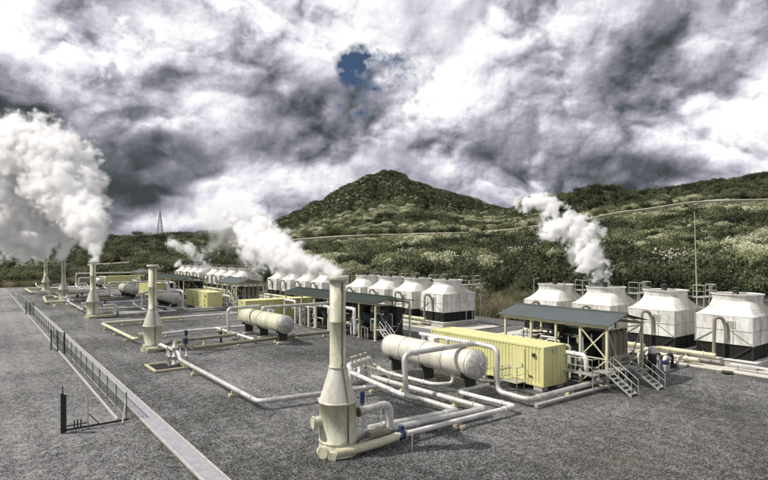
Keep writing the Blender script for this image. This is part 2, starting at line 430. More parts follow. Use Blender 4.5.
UA = []   # things of unit A (to be repeated), UB of unit B
def A(t): UA.append(t); return t
A(pipeline([(13.0, 44.8, 1.15), (13.0, 44.2, .55), (13.0, 29.2, .48), (20.6, 28.0, .48)], .15, 'alu', 'long pale pipe running down the yard then turning right behind the nearest silencer', 5.2))
A(pipeline([(15.5, 20.0, .40), (24.3, 19.85, .40), (24.0, 24.2, .40), (26.9, 24.2, .40)], .13, 'white', 'outermost thin white pipe with the sharp corner in front of the near drum', 5))
A(pipeline([(15.4, 20.9, .45), (22.6, 20.5, .42), (22.1, 29.6, .42), (22.1, 30.6, .42)], .17, 'alu', 'middle of the three parallel pipes leaving the nearest silencer', 4.4))
A(pipeline([(15.4, 21.6, .45), (21.1, 21.1, .42), (21.0, 24.2, .42), (20.6, 25.0, .42), (20.6, 25.3, 2.95), (26.3, 24.8, 3.12), (26.2, 22.8, 3.05), (26.0, 22.7, .42), (25.9, 20.2, .42), (34.2, 20.15, .50)], .165, 'alu', 'pale pipe that arches up and over the near drum and down beside it', 4.4, bend=.55))
A(pipeline([(20.7, 31.2, .8), (20.7, 25.8, .45), (20.7, 25.2, .42)], .15, 'white', 'short white pipe feeding the foot of the near arching pipe', 3))
A(pipeline([(26.25, 30.3, 3.1), (26.25, 25.2, 3.1)], .14, 'white', 'raised white header pipe behind the near drum', 5))
A(pipeline([(23.4, 32.5, .9), (23.5, 31, .5), (23.8, 26.1, .5), (25.0, 25.6, .5), (25.0, 25.5, 1.2)], .12, 'white', 'bent white drain pipe under the near drum', 3, bend=.6))
A(pipeline([(26.0, 19.75, .18), (33.8, 19.7, .2)], .11, 'conc', 'low grey pipe lying beside the pipe in front of the yellow container', 9, flanges=False))
# elbow pipe beside the silencer
e = A(thing('elbow_pipe', (14.3, 20.9, 0), 'short capped pipe bending down on thin legs beside the nearest silencer', 'pipe'))
MB().tube([(0, 0, 1.6), (1.85, 0, 1.72), (1.85, 0, .42)], .185, 18, .5).cyl((0, 0, 1.6), (.5, 0, 1.63), .21, n=20).build('pipe', 'alu', e)
MB().cyl((-.06, 0, 1.6), (0, 0, 1.6), .225, n=20).build('end_cap', 'rust', e)
for dx, dy in ((.1, -.18), (.1, .18), (1.45, -.18), (1.45, .18)): MB().bar((dx, dy, 0), (dx, dy, 1.5), .05).build('leg', 'white', e)
MB().bar((.1, -.18, .25), (1.45, -.18, .25), .04).bar((.1, .18, .25), (1.45, .18, .25), .04).build('stretcher', 'white', e)
A(valve(14.75, 21.25, 1.85, 'tall blue valve actuator standing behind the capped elbow pipe', .55, .12))
b = A(thing('blue_flange', (16.15, 20.0, 0), 'blue painted flange block where the lower silencer pipe begins', 'flange'))
MB().cyl((-.09, 0, .42), (.09, 0, .42), .26, n=20).build('flange_plate', 'blue', b)
MB().box((0, 0, .62), (.2, .2, .42), 0, .02).build('clamp', 'blue', b)
def post(x, y, h, label, r=.035, group='thin marker posts among the pipes', mat='cream'):
    t = thing('marker_post', (x, y, 0), label, 'post', group)
    MB().cyl((0, 0, 0), (0, 0, h), r, n=10).build('pole', mat, t); MB().cyl((0, 0, h), (0, 0, h + .06), r * 1.8, n=10).build('cap', 'conc', t)
    return t
A(post(17.6, 25, 1.15, 'marker post between the arching pipe and the nearest silencer'))
A(post(16.35, 31.3, .85, 'marker post standing alone behind the nearest silencer'))
A(post(15.9, 18.9, .7, 'short marker post in front of the pipes at the nearest silencer'))

# ------------------------------------------------------------------ separator drums
def make_drum(x, y0, y1, label, z=2.0, r=.9, mat='alu'):
    t = thing('separator_drum', (x, y0, 0), label, 'pressure drum', 'horizontal pressure drums beside the containers')
    L = y1 - y0; k = .42
    MB().lathe([(r, k), (r, L - k)], (0, 0, z), 48, 'y', cap=False).build('shell', mat, t)
    for s, e in ((1, 0.), (-1, L)):
        MB().lathe([(.02, e), (r * .45, e + s * .06), (r * .75, e + s * .18), (r * .93, e + s * .32), (r, e + s * k)], (0, 0, z), 48, 'y').build('end_dome', 'alu', t)
    for q in (.5, .75, L * .3, L * .52, L * .75, L - .5): MB().lathe([(r, q - .03), (r + .022, q - .03), (r + .022, q + .03), (r, q + .03)], (0, 0, z), 48, 'y', cap=False).build('strap', 'rust' if mat == 'cream' and abs(q - L * .52) < .1 else 'galv', t)
    b = MB()
    for i in range(14):   # radial seams on the near dome
        a = i * PI / 7; pr = [(r * .08, .0), (r * .45, .052), (r * .75, .172), (r * .93, .31), (r * 1.005, k)]
        for (ra, ya), (rb, yb) in zip(pr[:-1], pr[1:]): b.bar((ra * math.cos(a), ya - .012, z + ra * math.sin(a)), (rb * math.cos(a), yb - .012, z + rb * math.sin(a)), .018)
    b.build('dome_seams', 'galv', t)
    MB().lathe([(.2, -.04), (.25, -.03), (.25, .08), (.2, .09)], (0, 0, z), 24, 'y').build('dome_cover', 'galv', t)
    for q in (1.1, L * .52, L - 1.2):
        MB().box((0, q, .12), (1.3, .5, .24), 0, .03).build('footing', 'conc', t)
        MB().box((0, q, (z - r * .6) / 2 + .2), (.9, .22, z - r * .6 - .2), 0, .01).box((0, q, z - r * .78), (1.45, .26, .34), 0, .01).build('saddle', 'dark', t)
    MB().cyl((.25, L * .35, z + r - .1), (.25, L * .35, z + r + .3), .13, n=14).cyl((.25, L * .6, z + r - .1), (.25, L * .6, z + r + .3), .13, n=14).build('nozzle', 'alu', t)
    MB().box((.75, L * .55, z + r * .9), (.5, .7, .5), 0, .02).build('instrument_box', 'white', t)
    return t
A(make_drum(25.25, 23.2, 33.0, 'big pale horizontal drum in front of the nearest yellow container', mat='dull_cream'))

# ------------------------------------------------------------------ stairs, railings
def stair(t, p0, p1, w, axis, mat='galv', rails=True, steps=7):
    """flight from ground p0 up to p1; axis = width direction"""
    p0, p1, ax = Vector(p0), Vector(p1), Vector(axis).normalized()
    for s in (-1, 1):
        o = ax * s * w / 2
        MB().bar(p0 + o, p1 + o, .09).build('stringer', mat, t)
        if rails:
            up = Vector((0, 0, .95)); m = MB().cyl(p0 + o + up, p1 + o + up, .028, n=8).cyl(p0 + o + up * .5, p1 + o + up * .5, .022, n=8)
            for q in (0, .5, 1): p = p0.lerp(p1, q) + o; m.cyl(p, p + up, .026, n=8)
            m.build('handrail', mat, t)
    for i in range(steps):
        p = p0.lerp(p1, (i + .6) / steps); d = (p1 - p0); d.z = 0; d.normalize()
        a = math.atan2(d.y, d.x)
        MB().box(p, (.24, w, .035), a).build('tread', mat, t)
def railing(m, pts, h=1.0):
    for a, b in zip(pts[:-1], pts[1:]):
        a, b = Vector(a), Vector(b); up = Vector((0, 0, h))
        m.cyl(a + up, b + up, .028, n=8).cyl(a + up * .5, b + up * .5, .022, n=8)
        n = max(1, int((b - a).length / 1.1))
        for i in range(n + 1): p = a.lerp(b, i / n); m.cyl(p, p + up, .026, n=8)
    return m

# ------------------------------------------------------------------ containers
def make_container(x, y, label, rz=0, flip=False, doors=True, zb=.3):
    L, W, H = 10.9, 2.44, 2.6
    t = thing('shipping_container', (x, y, 0), label, 'container', 'yellow shipping containers', rz)
    # long side at local x = 0 (facing -x), running to +y; near end at local y = 0
    def corrug(a0, a1, z0, z1, f, depth=.045, pitch=.28):
        m = MB(); n = max(2, int((a1 - a0) / pitch)); p = (a1 - a0) / n; prof = []
        for i in range(n):
            s = a0 + i * p; prof += [(s, 0), (s + p * .3, 0), (s + p * .5, depth), (s + p * .8, depth)]
        prof.append((a1, 0)); vs = []
        for s, d in prof: vs += [f(s, d, z0), f(s, d, z1)]
        m.add(vs, [(2 * i, 2 * i + 2, 2 * i + 3, 2 * i + 1) for i in range(len(prof) - 1)])
        return m
    b = MB().box((W / 2, L / 2, zb + H / 2), (W - .16, L - .16, H - .06)); b.build('inner_wall', 'yellow', t)
    corrug(.12, L - .12, zb + .14, zb + H - .1, lambda s, d, z: (.012 + d, s, z)).build('side_wall', 'yellow', t)
    corrug(.12, L - .12, zb + .14, zb + H - .1, lambda s, d, z: (W - .012 - d, s, z)).build('side_wall', 'yellow', t)
    corrug(.1, W - .1, zb + .14, zb + H - .1, lambda s, d, z: (s, .012 + d, z), .035, .3).build('end_wall', 'yellow', t)
    corrug(.1, W - .1, zb + .14, zb + H - .1, lambda s, d, z: (s, L - .012 - d, z), .035, .3).build('end_wall', 'yellow', t)
    corrug(.1, L - .1, 0.05, W - .05, lambda s, d, z: (z, s, zb + H - .006 - d * .5), .03, .34).build('roof', 'yellow', t)
    f = MB()
    for cx in (.05, W - .05):
        for cy in (.05, L - .05): f.box((cx, cy, zb + H / 2), (.12, .12, H))
        f.box((cx, L / 2, zb + .06), (.10, L - .22, .16)).box((cx, L / 2, zb + H - .05), (.10, L - .22, .11))
    for cy in (.05, L - .05): f.box((W / 2, cy, zb + .06), (W - .22, .10, .16)).box((W / 2, cy, zb + H - .05), (W - .22, .10, .11))
    f.build('frame', 'yellow', t)
    for cx in (.35, W - .35):
        for cy in (.5, L / 2, L - .5): MB().box((cx, cy, zb / 2 - .02), (.6, .7, zb + .02), 0, .02).build('plinth', 'conc', t)
    d = MB().box((-.005, 2.05, zb + 1.25), (.05, .95, 2.02), 0, .01).build('door', 'yellow', t)
    MB().box((-.04, 1.68, zb + 1.2), (.04, .05, .22)).build('handle', 'dark', d)
    fr = MB().box((-.012, 1.54, zb + 1.27), (.05, .06, 2.12)).box((-.012, 2.56, zb + 1.27), (.05, .06, 2.12)).box((-.012, 2.05, zb + 2.30), (.05, .96, .06)).build('door_frame', 'yellow', t)
    MB().box((-.05, .75, zb + 2.0), (.12, .24, .24), 0, .02).build('lamp_box', 'dark', t)
    MB().box((-.005, 1.05, zb + .55), (.03, .3, .12)).build('warning_plate', 'rust', t)
    for q in (.55, 1.0, 1.45, 1.9): MB().cyl((q, -.02, zb + .15), (q, -.02, zb + 2.5), .018, n=8).build('lock_rod', 'yellow', t)
    MB().box((1.2, -.005, zb + 2.28), (.5, .03, .2)).build('vent', 'galv', t)
    return t
c1 = A(make_container(29.5, 21.8, 'nearest and largest yellow shipping container with a ribbed side, door and small metal steps'))
st = A(thing('access_steps', (28.6, 24.4, 0), 'small grey metal steps with handrails at the door of the nearest yellow container', 'steps'))
MB().box((0.38, -.55, .42), (.9, 1.3, .05)).bar((0, -1.15, 0), (0, -1.15, .4), .05).bar((.75, -1.15, 0), (.75, -1.15, .4), .05).build('landing', 'galv', st)
railing(MB(), [(-.03, .08, .44), (-.03, -1.18, .44), (.8, -1.18, .44)], 1.).build('landing_rail', 'galv', st)
stair(st, (.38, 1.5, 0), (.38, .1, .42), .8, (1, 0, 0), steps=3)

# ------------------------------------------------------------------ shelters
def make_shelter(x, y0, L, W, eave, ridge, roofmat, label, posts_l, brace=True):
    t = thing('plant_shelter', (x, y0, 0), label, 'shelter', 'open steel shelters over the turbine skids')
    rx = W * .42
    def sheet(xa, za, xb, zb_):
        m = MB(); n = int(L / .25); vs = []; th = .05
        for i in range(n * 2 + 1):
            y = -.35 + (L + .7) * i / (n * 2); dz = .03 * (i % 2)
            vs += [(xa, y, za + dz), (xb, y, zb_ + dz), (xa, y, za + dz - th), (xb, y, zb_ + dz - th)]
        k = n * 2
        for i in range(k):
            a = i * 4; m_ = a + 4
        F = []
        for i in range(k):
            a = i * 4; c = a + 4
            F += [(a, a + 1, c + 1, c), (a + 2, c + 2, c + 3, a + 3), (a, c, c + 2, a + 2), (a + 1, a + 3, c + 3, c + 1)]
        F += [(0, 2, 3, 1), (k * 4, k * 4 + 1, k * 4 + 3, k * 4 + 2)]
        return m.add(vs, F)
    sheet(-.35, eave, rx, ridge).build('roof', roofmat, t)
    sheet(rx + .01, ridge, W + .35, eave + .05).build('roof', 'dark', t, 'dark far slope of the roof')  # dark colour stands in for the shade on this slope's underside
    MB().bar((rx, -.4, ridge + .05), (rx, L + .4, ridge + .05), .14).build('ridge_cap', roofmat, t)
    for xx, w in ((0, .14), (W, .14)):
        MB().box((xx, L / 2, eave - .16), (.12, L, .2)).build('eave_beam', 'pale_yellow', t)
        for q in posts_l: MB().box((xx, q, (eave - .26) / 2), (.15, .15, eave - .26)).box((xx, q, .03), (.34, .34, .06)).build('post', 'pale_yellow', t)
    for q in posts_l:
        MB().bar((0, q, eave - .2), (rx, q, ridge - .1), .09).bar((rx, q, ridge - .1), (W, q, eave - .15), .09).bar((0, q, eave - .3), (W, q, eave - .3), .08).build('rafter', 'pale_yellow', t)
    if brace:
        a, b_ = posts_l[0], posts_l[1]
        for z0, z1 in ((1.9, eave - .3), (.1, 1.9)): MB().bar((-.02, a, z0), (-.02, b_, z1), .07).bar((.03, a, z1), (.03, b_, z0), .07).bar((0, a, z0), (0, b_, z0), .07).build('cross_brace', 'pale_yellow', t)
    a = posts_l[0]
    MB().bar((.0, a - .03, eave - .4), (W * .5, a - .03, .2), .06).bar((W, a + .03, eave - .4), (W * .5, a + .03, .2), .06).build('end_brace', 'galv', t)
    return t
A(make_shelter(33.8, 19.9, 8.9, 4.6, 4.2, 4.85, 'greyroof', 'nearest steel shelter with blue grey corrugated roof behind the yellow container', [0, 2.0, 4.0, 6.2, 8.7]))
B_ = []
def B(t): B_.append(t); return t
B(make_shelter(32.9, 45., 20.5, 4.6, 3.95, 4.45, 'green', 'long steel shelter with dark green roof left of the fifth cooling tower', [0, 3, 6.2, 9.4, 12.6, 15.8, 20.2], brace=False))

def skid(x, y, L, W, seed, label):
    """turbine skid under a roof: frame, vessels, motors, pipe runs, cable trays"""
    R = random.Random(seed); t = thing('turbine_skid', (x, y, 0), label, 'machinery', 'dark turbine skids under the shelters')
    MB().box((W / 2, L / 2, .25), (W, L, .3), 0, .02).build('base_frame', 'dark', t)
    MB().cyl((W * .55, L * .08, 1.7), (W * .55, L * .55, 1.7), .75, n=28).build('condenser', 'teal', t)
    MB().cyl((W * .5, L * .62, 1.4), (W * .5, L * .8, 1.4), .7, n=28).cyl((W * .5, L * .8, 1.4), (W * .5, L * .88, 1.4), .5, n=24).box((W * .5, L * .7, .7), (1.2, L * .2, .7), 0, .05).build('generator', 'olive', t)
    MB().cyl((W * .5, L * .9, 1.4), (W * .5, L * .97, 1.4), .4, n=24).build('gearbox', 'rust', t)
    for i in range(int(L / 2.2)):
        q = .8 + i * 2.1
        MB().cyl((W * .12, q, .4), (W * .12, q, 1.2 + R.random() * .9), .2 + R.random() * .12, n=18).build('motor', R.choice(['dark', 'olive', 'galv', 'rust']), t)
        MB().box((W * .88, q, 1.75), (.8, 1.5 + R.random() * .5, 2.6 + R.random() * .5), 0, .03).build('cabinet', R.choice(['olive', 'dark', 'dark', 'teal']), t)
    for k, mt in enumerate(['galv', 'alu', 'rust', 'white', 'pale_yellow', 'dark', 'dark', 'olive']):
        for i in range(int(L * (1.1 if k < 5 else .8))):
            m = MB()
            p = [R.random() * W, R.random() * L, .4 + R.random() * 2.8]; pts = [tuple(p)]
            for s in range(R.choice([2, 3, 4])):
                ax = R.choice([0, 1, 2, 2]); p[ax] += R.choice([-1, 1]) * (.4 + R.random() * 1.1)
                p[0] = min(max(p[0], 0), W); p[1] = min(max(p[1], 0), L); p[2] = min(max(p[2], .35), 3.2); pts.append(tuple(p))
            m.tube(pts, R.choice([.035, .05, .07, .1, .12]), 8)
            if m.v: m.build('pipe', mt, t)
    for i in range(9):   # bright lagged pipes along the open side
        q = R.random() * (L - 2.2); x_ = -.25 + R.random() * .5; z_ = .5 + R.random() * .6; h_ = 1.1 + R.random() * 1.7; l_ = .6 + R.random() * 1.6
        MB().tube([(x_, q, .1), (x_, q, h_), (x_, q + l_, h_), (x_, q + l_, z_), (x_ + .8, q + l_, z_)], R.choice([.05, .07, .09]), 10).build('lagged_pipe', R.choice(['white', 'white', 'galv', 'cream']), t)
    for i in range(14):
        MB().box((R.random() * W * .6, R.random() * L, 1 + R.random() * 1.6), (.28, .22, .3), 0, .02).build('junction_box', R.choice(['white', 'blue', 'galv']), t)
    return t
A(skid(34.2, 22.0, 6.6, 3.8, 5, 'cluttered dark turbine skid with pipework under the nearest grey roofed shelter'))
B(skid(33.3, 45.6, 9., 3.8, 9, 'cluttered dark turbine skid under the near end of the long green roof'))
B(skid(33.3, 55.6, 9., 3.8, 19, 'cluttered dark turbine skid under the far end of the long green roof'))
hx = A(thing('heat_exchanger', (35.6, 21.0, 0), 'bank of upright olive pressure columns at the right end of the nearest shelter', 'heat exchanger'))
for i in range(4):
    MB().lathe([(.05, .35), (.29, .5), (.31, .6), (.31, 3.1), (.27, 3.3), (.12, 3.45), (.1, 3.6)], (i * .74, 0, 0), 24).build('column', 'column_olive', hx)
MB().box((1.1, 0, .2), (3.2, 1.0, .35), 0, .02).build('base_frame', 'dark', hx)
MB().box((1.1, -.36, 1.6), (3.1, .06, .1)).build('clamp_rail', 'galv', hx)
p = A(thing('vertical_pump', (39.9, 19.9, 0), 'black upright pump motor with a white top right of the nearest shelter', 'pump'))
MB().lathe([(.42, 0), (.42, .3), (.3, .35), (.3, 1.1), (.42, 1.15), (.42, 1.9), (.38, 1.95)], n=24).build('casing', 'dark', p)
MB().lathe([(.36, 1.95), (.40, 2.0), (.40, 2.35), (.3, 2.5), (.08, 2.56)], n=24).build('motor_cap', 'white', p)
MB().tube([(0, 0, .7), (1.2, .3, .7), (1.2, 1.6, .7)], .2, 14).build('outlet', 'dark', p); p.scale = (.72, .72, .85)
wp = A(thing('pump_set', (41.3, 21, 0), 'low group of pumps and pipes with one blue motor before the second cooling tower', 'pump set'))
R = random.Random(4)
for k, (mt, nm) in enumerate([('galv', 'pipework'), ('white', 'pipework'), ('rust', 'pipework'), ('dark', 'casing')]):
    for i in range(9):
        m = MB(); x, y = R.random() * 3.4, R.random() * 5 - 1
        m.tube([(x, y, .2), (x, y, .5 + R.random() * .7), (x + R.choice([-1, 1]) * (.4 + R.random()), y + .2, .6 + R.random() * .4)], .07 + R.random() * .09, 10); m.build(nm, mt, wp)
MB().cyl((.6, -1.0, .7), (1.1, -1.0, .7), .17, n=18).build('motor', 'blue', wp)
MB().box((.85, -1.0, .27), (.7, .4, .52), 0, .03).build('motor_base', 'conc', wp)
MB().cyl((1.8, .2, .6), (2.5, .2, .6), .3, n=18).cyl((1.8, 1.9, .6), (2.6, 1.9, .6), .28, n=18).box((2.1, 1., .12), (2.6, 3.4, .24), 0, .02).build('casing', 'dark', wp)

mf = A(thing('pipe_manifold', (20.7, 31.3, 0), 'white pipe manifold with upright stubs at the far end of the big pale drum', 'manifold'))
MB().tube([(0, -.1, .1), (0, -.1, 1.0), (0, .2, 1.25), (2.6, 1.3, 1.25), (2.7, 1.25, .9)], .17, 14, .3).build('pipe', 'white', mf)
for q_ in (.35, .8, 1.4, 2.0): MB().lathe([(.07, 0), (.07, .75), (.15, .77), (.15, .85), (.07, .88), (.07, 1.7), (.13, 1.72), (.13, 1.8)], (q_, .1 + q_ * .45, 0), 12).build('stub', 'cream', mf)
MB().cyl((1.4, .35, .5), (1.4, 1.1, .5), .3, n=20).build('strainer', 'white', mf)
rl_ = A(thing('guard_rail', (22.3, 28.9, 0), 'low pale yellow guard rail beside the far end of the big pale drum', 'railing'))
railing(MB(), [(0, 0, 0), (0, 2.6, 0), (1.2, 2.6, 0)], 1.0).build('rail', 'pale_yellow', rl_)
# stair and walkway at the near end of shelter 1
s1 = A(thing('metal_staircase', (33.3, 19.6, 0), 'left of two grey metal stairs leading down from the walkway at the nearest shelter', 'staircase', 'metal stairs at the nearest shelter'))
stair(s1, (.0, -1.9, 0), (0, -.2, 1.15), .85, (1, 0, 0), steps=6)
MB().box((0, .3, 1.15), (.9, .95, .05)).build('landing', 'galv', s1)
s2 = A(thing('metal_staircase', (36.3, 19.4, 0), 'right of two grey metal stairs leading down from the walkway at the nearest shelter', 'staircase', 'metal stairs at the nearest shelter'))
stair(s2, (.1, -1.9, 0), (0, -.2, 1.15), .85, (1, 0, 0), steps=6)
MB().box((0, .3, 1.15), (.9, .95, .05)).build('landing', 'galv', s2)
wk = A(thing('walkway', (33, 19.6, 0), 'raised grey walkway with handrails linking the two stairs of the nearest shelter', 'walkway'))
MB().box((1.65, .25, 1.12), (2.2, .85, .05)).box((-.9, 2.5, 1.12), (.8, 5, .05)).build('deck', 'galv', wk)
railing(MB(), [(.5, -.15, 1.15), (2.8, -.15, 1.15)], 1.).build('handrail', 'galv', wk)
railing(MB(), [(-.5, .1, 1.15), (-1.28, .1, 1.15), (-1.28, 5, 1.15)], 1.).build('handrail', 'galv', wk)
m = MB()
for q in ((.5, 0), (2.8, 0), (-1.2, .1), (-1.2, 2.5), (-1.2, 4.9), (-.5, 2.5)): m.bar((q[0], q[1], 0), (q[0], q[1], 1.1), .07)
m.build('leg', 'galv', wk)
A(pipeline([(34., 21.0, .5), (33.1, 21.0, .9), (33.1, 21.0, 2.1), (33.1, 25, 2.1)], .16, 'white', 'white pipe rising at the near left post of the nearest shelter', 9))

# unit B pipes and drum
B(make_drum(24.5, 48.1, 58.8, 'cream horizontal drum in the middle distance with a dark strap', mat='cream'))
B(pipeline([(15.6, 49.3, .5), (27.2, 50.6, .5), (33.2, 50.6, .5)], .17, 'brown', 'long brownish pipe running right from the pump pit of the second silencer', 4))
B(pipeline([(14.8, 53.2, .7), (21.3, 53.4, .7), (21.4, 55.5, .7)], .16, 'brown', 'short raised brown pipe right of the second silencer', 4))
B(pipeline([(21.4, 53.4, .42), (21.4, 55.6, .42), (21.4, 55.9, 3.2), (25.0, 55.7, 3.25), (25.0, 55.7, 2.7)], .19, 'alu', 'pipe looping up from the ground onto the cream drum', 5))
B(pipeline([(24.6, 54.2, 2.7), (24.6, 54.2, 3.25), (33.4, 53.9, 3.3), (34.0, 53.9, 3.3), (34.0, 53.9, .9)], .17, 'alu', 'raised pipe from the cream drum to the green roofed shelter', 5))
B(pipeline([(22, 74.2, .5), (12.3, 73.6, .5), (12.6, 58.0, .5), (14.4, 58.2, .6)], .17, 'pale_yellow', 'pale pipe beside the fence turning towards the second silencer', 4))
B(pipeline([(31.8, 47.2, .6), (31.8, 47.2, 3.2), (31.9, 51.2, 3.2), (31.9, 51.2, .6)], .17, 'white', 'white pipe arch standing in front of the green roofed shelter', 5))
for i_, (ya, yb, h_) in enumerate(((52.4, 55.6, 3.0), (57.2, 59.4, 2.7), (60.6, 63.6, 3.1))):
    B(pipeline([(31.9, ya, .3), (31.9, ya, h_), (31.95, yb, h_), (31.95, yb, .3)], .15, 'white', ['white pipe arch second from the near end of the green roofed shelter', 'lower white pipe arch third from the near end of the green roofed shelter', 'white pipe arch at the far end of the green roofed shelter'][i_], 5))
B(pipeline([(22.2, 61.5, .45), (22.2, 50.9, .45)], .14, 'white', 'low white pipe passing behind the foot of the cream drum', 4))
B(pipeline([(17.0, 50.4, .2), (30.5, 51.8, .2)], .09, 'white', 'thin low white pipe behind the brownish pipe', 5))
B(pipeline([(26., 61.5, .4), (19., 61.5, .4), (14.2, 60.4, .4)], .14, 'white', 'low white pipe crossing the yard behind the second silencer', 4))
B(valve(16.3, 53.5, 1.1, 'blue valve on the raised brown pipe right of the second silencer', .45, .16))
B(valve(15.0, 49.4, .95, 'blue valve above the pump pit of the second silencer', .5, .22))
hy = B(thing('yellow_hydrant', (19.9, 53.9, 0), 'small upright valve with a bright yellow top beside the raised brown pipe', 'hydrant'))
MB().cyl((0, 0, 0), (0, 0, 1.1), .12, n=14).cyl((0, 0, .9), (0, 0, 1.), .2, n=14).build('body', 'dark', hy)
MB().lathe([(.1, 1.1), (.17, 1.15), (.15, 1.4), (.05, 1.5)], n=14).build('top', 'yellow', hy)
st2 = B(thing('metal_staircase', (32.7, 44.8, 0), 'small white metal stair at the near end of the green roofed shelter', 'staircase'))
stair(st2, (.9, -1.6, 0), (.9, -.1, 1.1), .8, (1, 0, 0), 'white', steps=5)
MB().box((.9, .3, 1.1), (.9, .8, .05)).build('landing', 'white', st2)
# pump pit
pit = B(thing('pump_pit', (12.1, 45.2, 0), 'open rectangular pit with pale kerb in front of the second silencer', 'pit'))
m = MB()
for c_, d_ in (((0, -2.0, .07), (2.4, .18, .14)), ((0, 1.0, .07), (2.4, .18, .14)), ((-1.2, -.5, .072), (.18, 3.2, .14)), ((1.2, -.5, .072), (.18, 3.2, .14))): m.box(c_, d_, 0, .01)
m.build('kerb', 'conc_y', pit); MB().box((0, -.5, .012), (2.2, 2.8, .01)).build('floor', 'louvre_pit_shade', pit)  # flat near-black sheet at ground level paints in the pit's shaded depth
wh = B(thing('wellhead_valves', (12.9, 45.3, 0), 'cluster of white wellhead valves and flanges standing in the pit', 'valve cluster'))
MB().lathe([(.25, 0), (.25, .15), (.14, .2), (.14, .6), (.26, .62), (.26, .72), (.15, .75), (.15, 1.3), (.28, 1.32), (.28, 1.45), (.15, 1.5), (.12, 1.9)], n=20).build('stack', 'white', wh)
MB().tube([(0, 0, 1.1), (.1, -.1, 1.1), (.1, -.8, 1.0), (.1, -1.2, .5)], .14, 14).tube([(0, 0, 1.2), (-.2, .9, 1.2), (-.2, 3.5, 1.2), (.4, 6.2, .6)], .13, 14).build('pipe', 'white', wh)
for q in ((-.5, -.3), (-.4, .6), (.55, .3), (.7, -.8)):
    MB().lathe([(.09, 0), (.09, .7), (.16, .72), (.16, .8), (.07, .84), (.07, 1.25)], (q[0], q[1], 0), 12).build('gauge_stem', 'white', wh)
    MB().cyl((q[0] - .02, q[1], 1.25), (q[0] + .02, q[1], 1.25), .17, n=16).build('handwheel', 'rust', wh)
c2 = B(make_container(27.9, 69.2, 'yellow shipping container set crosswise behind the cream drum', -PI / 2))
# ------------------------------------------------------------------ repeat the units down the yard
def relabel(lab, word):
    s = lab.split(',')[0]
    for a in ('nearest and largest ', 'nearest ', 'near ', 'second '): s = s.replace(a, '')
    return ' '.join((s.replace('beside the', 'by the')).split()[:11]) + ' ' + word
WORD = {2: 'beside the third silencer', 4: 'beside the farthest silencer', 3: 'beside the fourth silencer'}
def keepable(t): return t.name.split('.')[0] not in ('shipping_container', 'marker_post', 'yellow_hydrant')
for k, src in ((2, UA), (4, UA), (3, B_)):
    dy = 64.6 if k in (2, 3) else 129.
    for t in src:
        if not keepable(t): continue
        n = t.name.split('.')[0]
        if k == 4 and n in ('blue_flange', 'walkway', 'metal_staircase', 'access_steps'): continue
        c = copy_tree(t, t.location + Vector((0, dy, 0)))
        c['label'] = relabel(t['label'], WORD[k])
copy_tree(c1, (29.2, 85.0, 0), 'bright yellow shipping container in the middle distance, left of the cream drum')
copy_tree(c1, (29.2, 118.9, 0), 'yellow shipping container half hidden behind the stack of the second silencer')
copy_tree(c2, (27.9, 166.4, 0), 'farthest shipping container, olive side on, right of the third silencer stack')

# far yard pipe loops seen between the silencers
for i, (x0, x1, y, h) in enumerate([(14.5, 30, 74.5, .45), (14.5, 31, 106, .45), (14.2, 30, 126, .5), (10.2, 30, 139, .5), (15., 30, 158, .5)]):
    pipeline([(x0, y, h), (x1, y + .3, h)], .15, 'white', ['low white pipe crossing the yard behind the second silencer and drum', 'low white pipe crossing the yard between the third and fourth silencers', 'low white pipe crossing just past the fourth silencer', 'long low white pipe crossing before the farthest silencer', 'low white pipe crossing behind the farthest silencer'][i], 4.5)
pipeline([(26, 127.4, .5), (10.8, 127., .5), (9.9, 112, .5), (13.3, 111.6, .5)], .2, 'pale_yellow', 'pale pipe elbow reaching left of the fourth silencer towards the fence', 4)
pipeline([(20, 158.6, .5), (9.6, 158, .5), (9.8, 143, .5), (13.4, 143, .5)], .2, 'pale_yellow', 'pale pipe elbow reaching left of the farthest silencer', 4)
pipeline([(22, 170, .5), (22, 170, 3.6), (42, 171, 3.6), (42, 171, .5)], .22, 'alu', 'far raised pipe gantry at the end of the yard', 5)

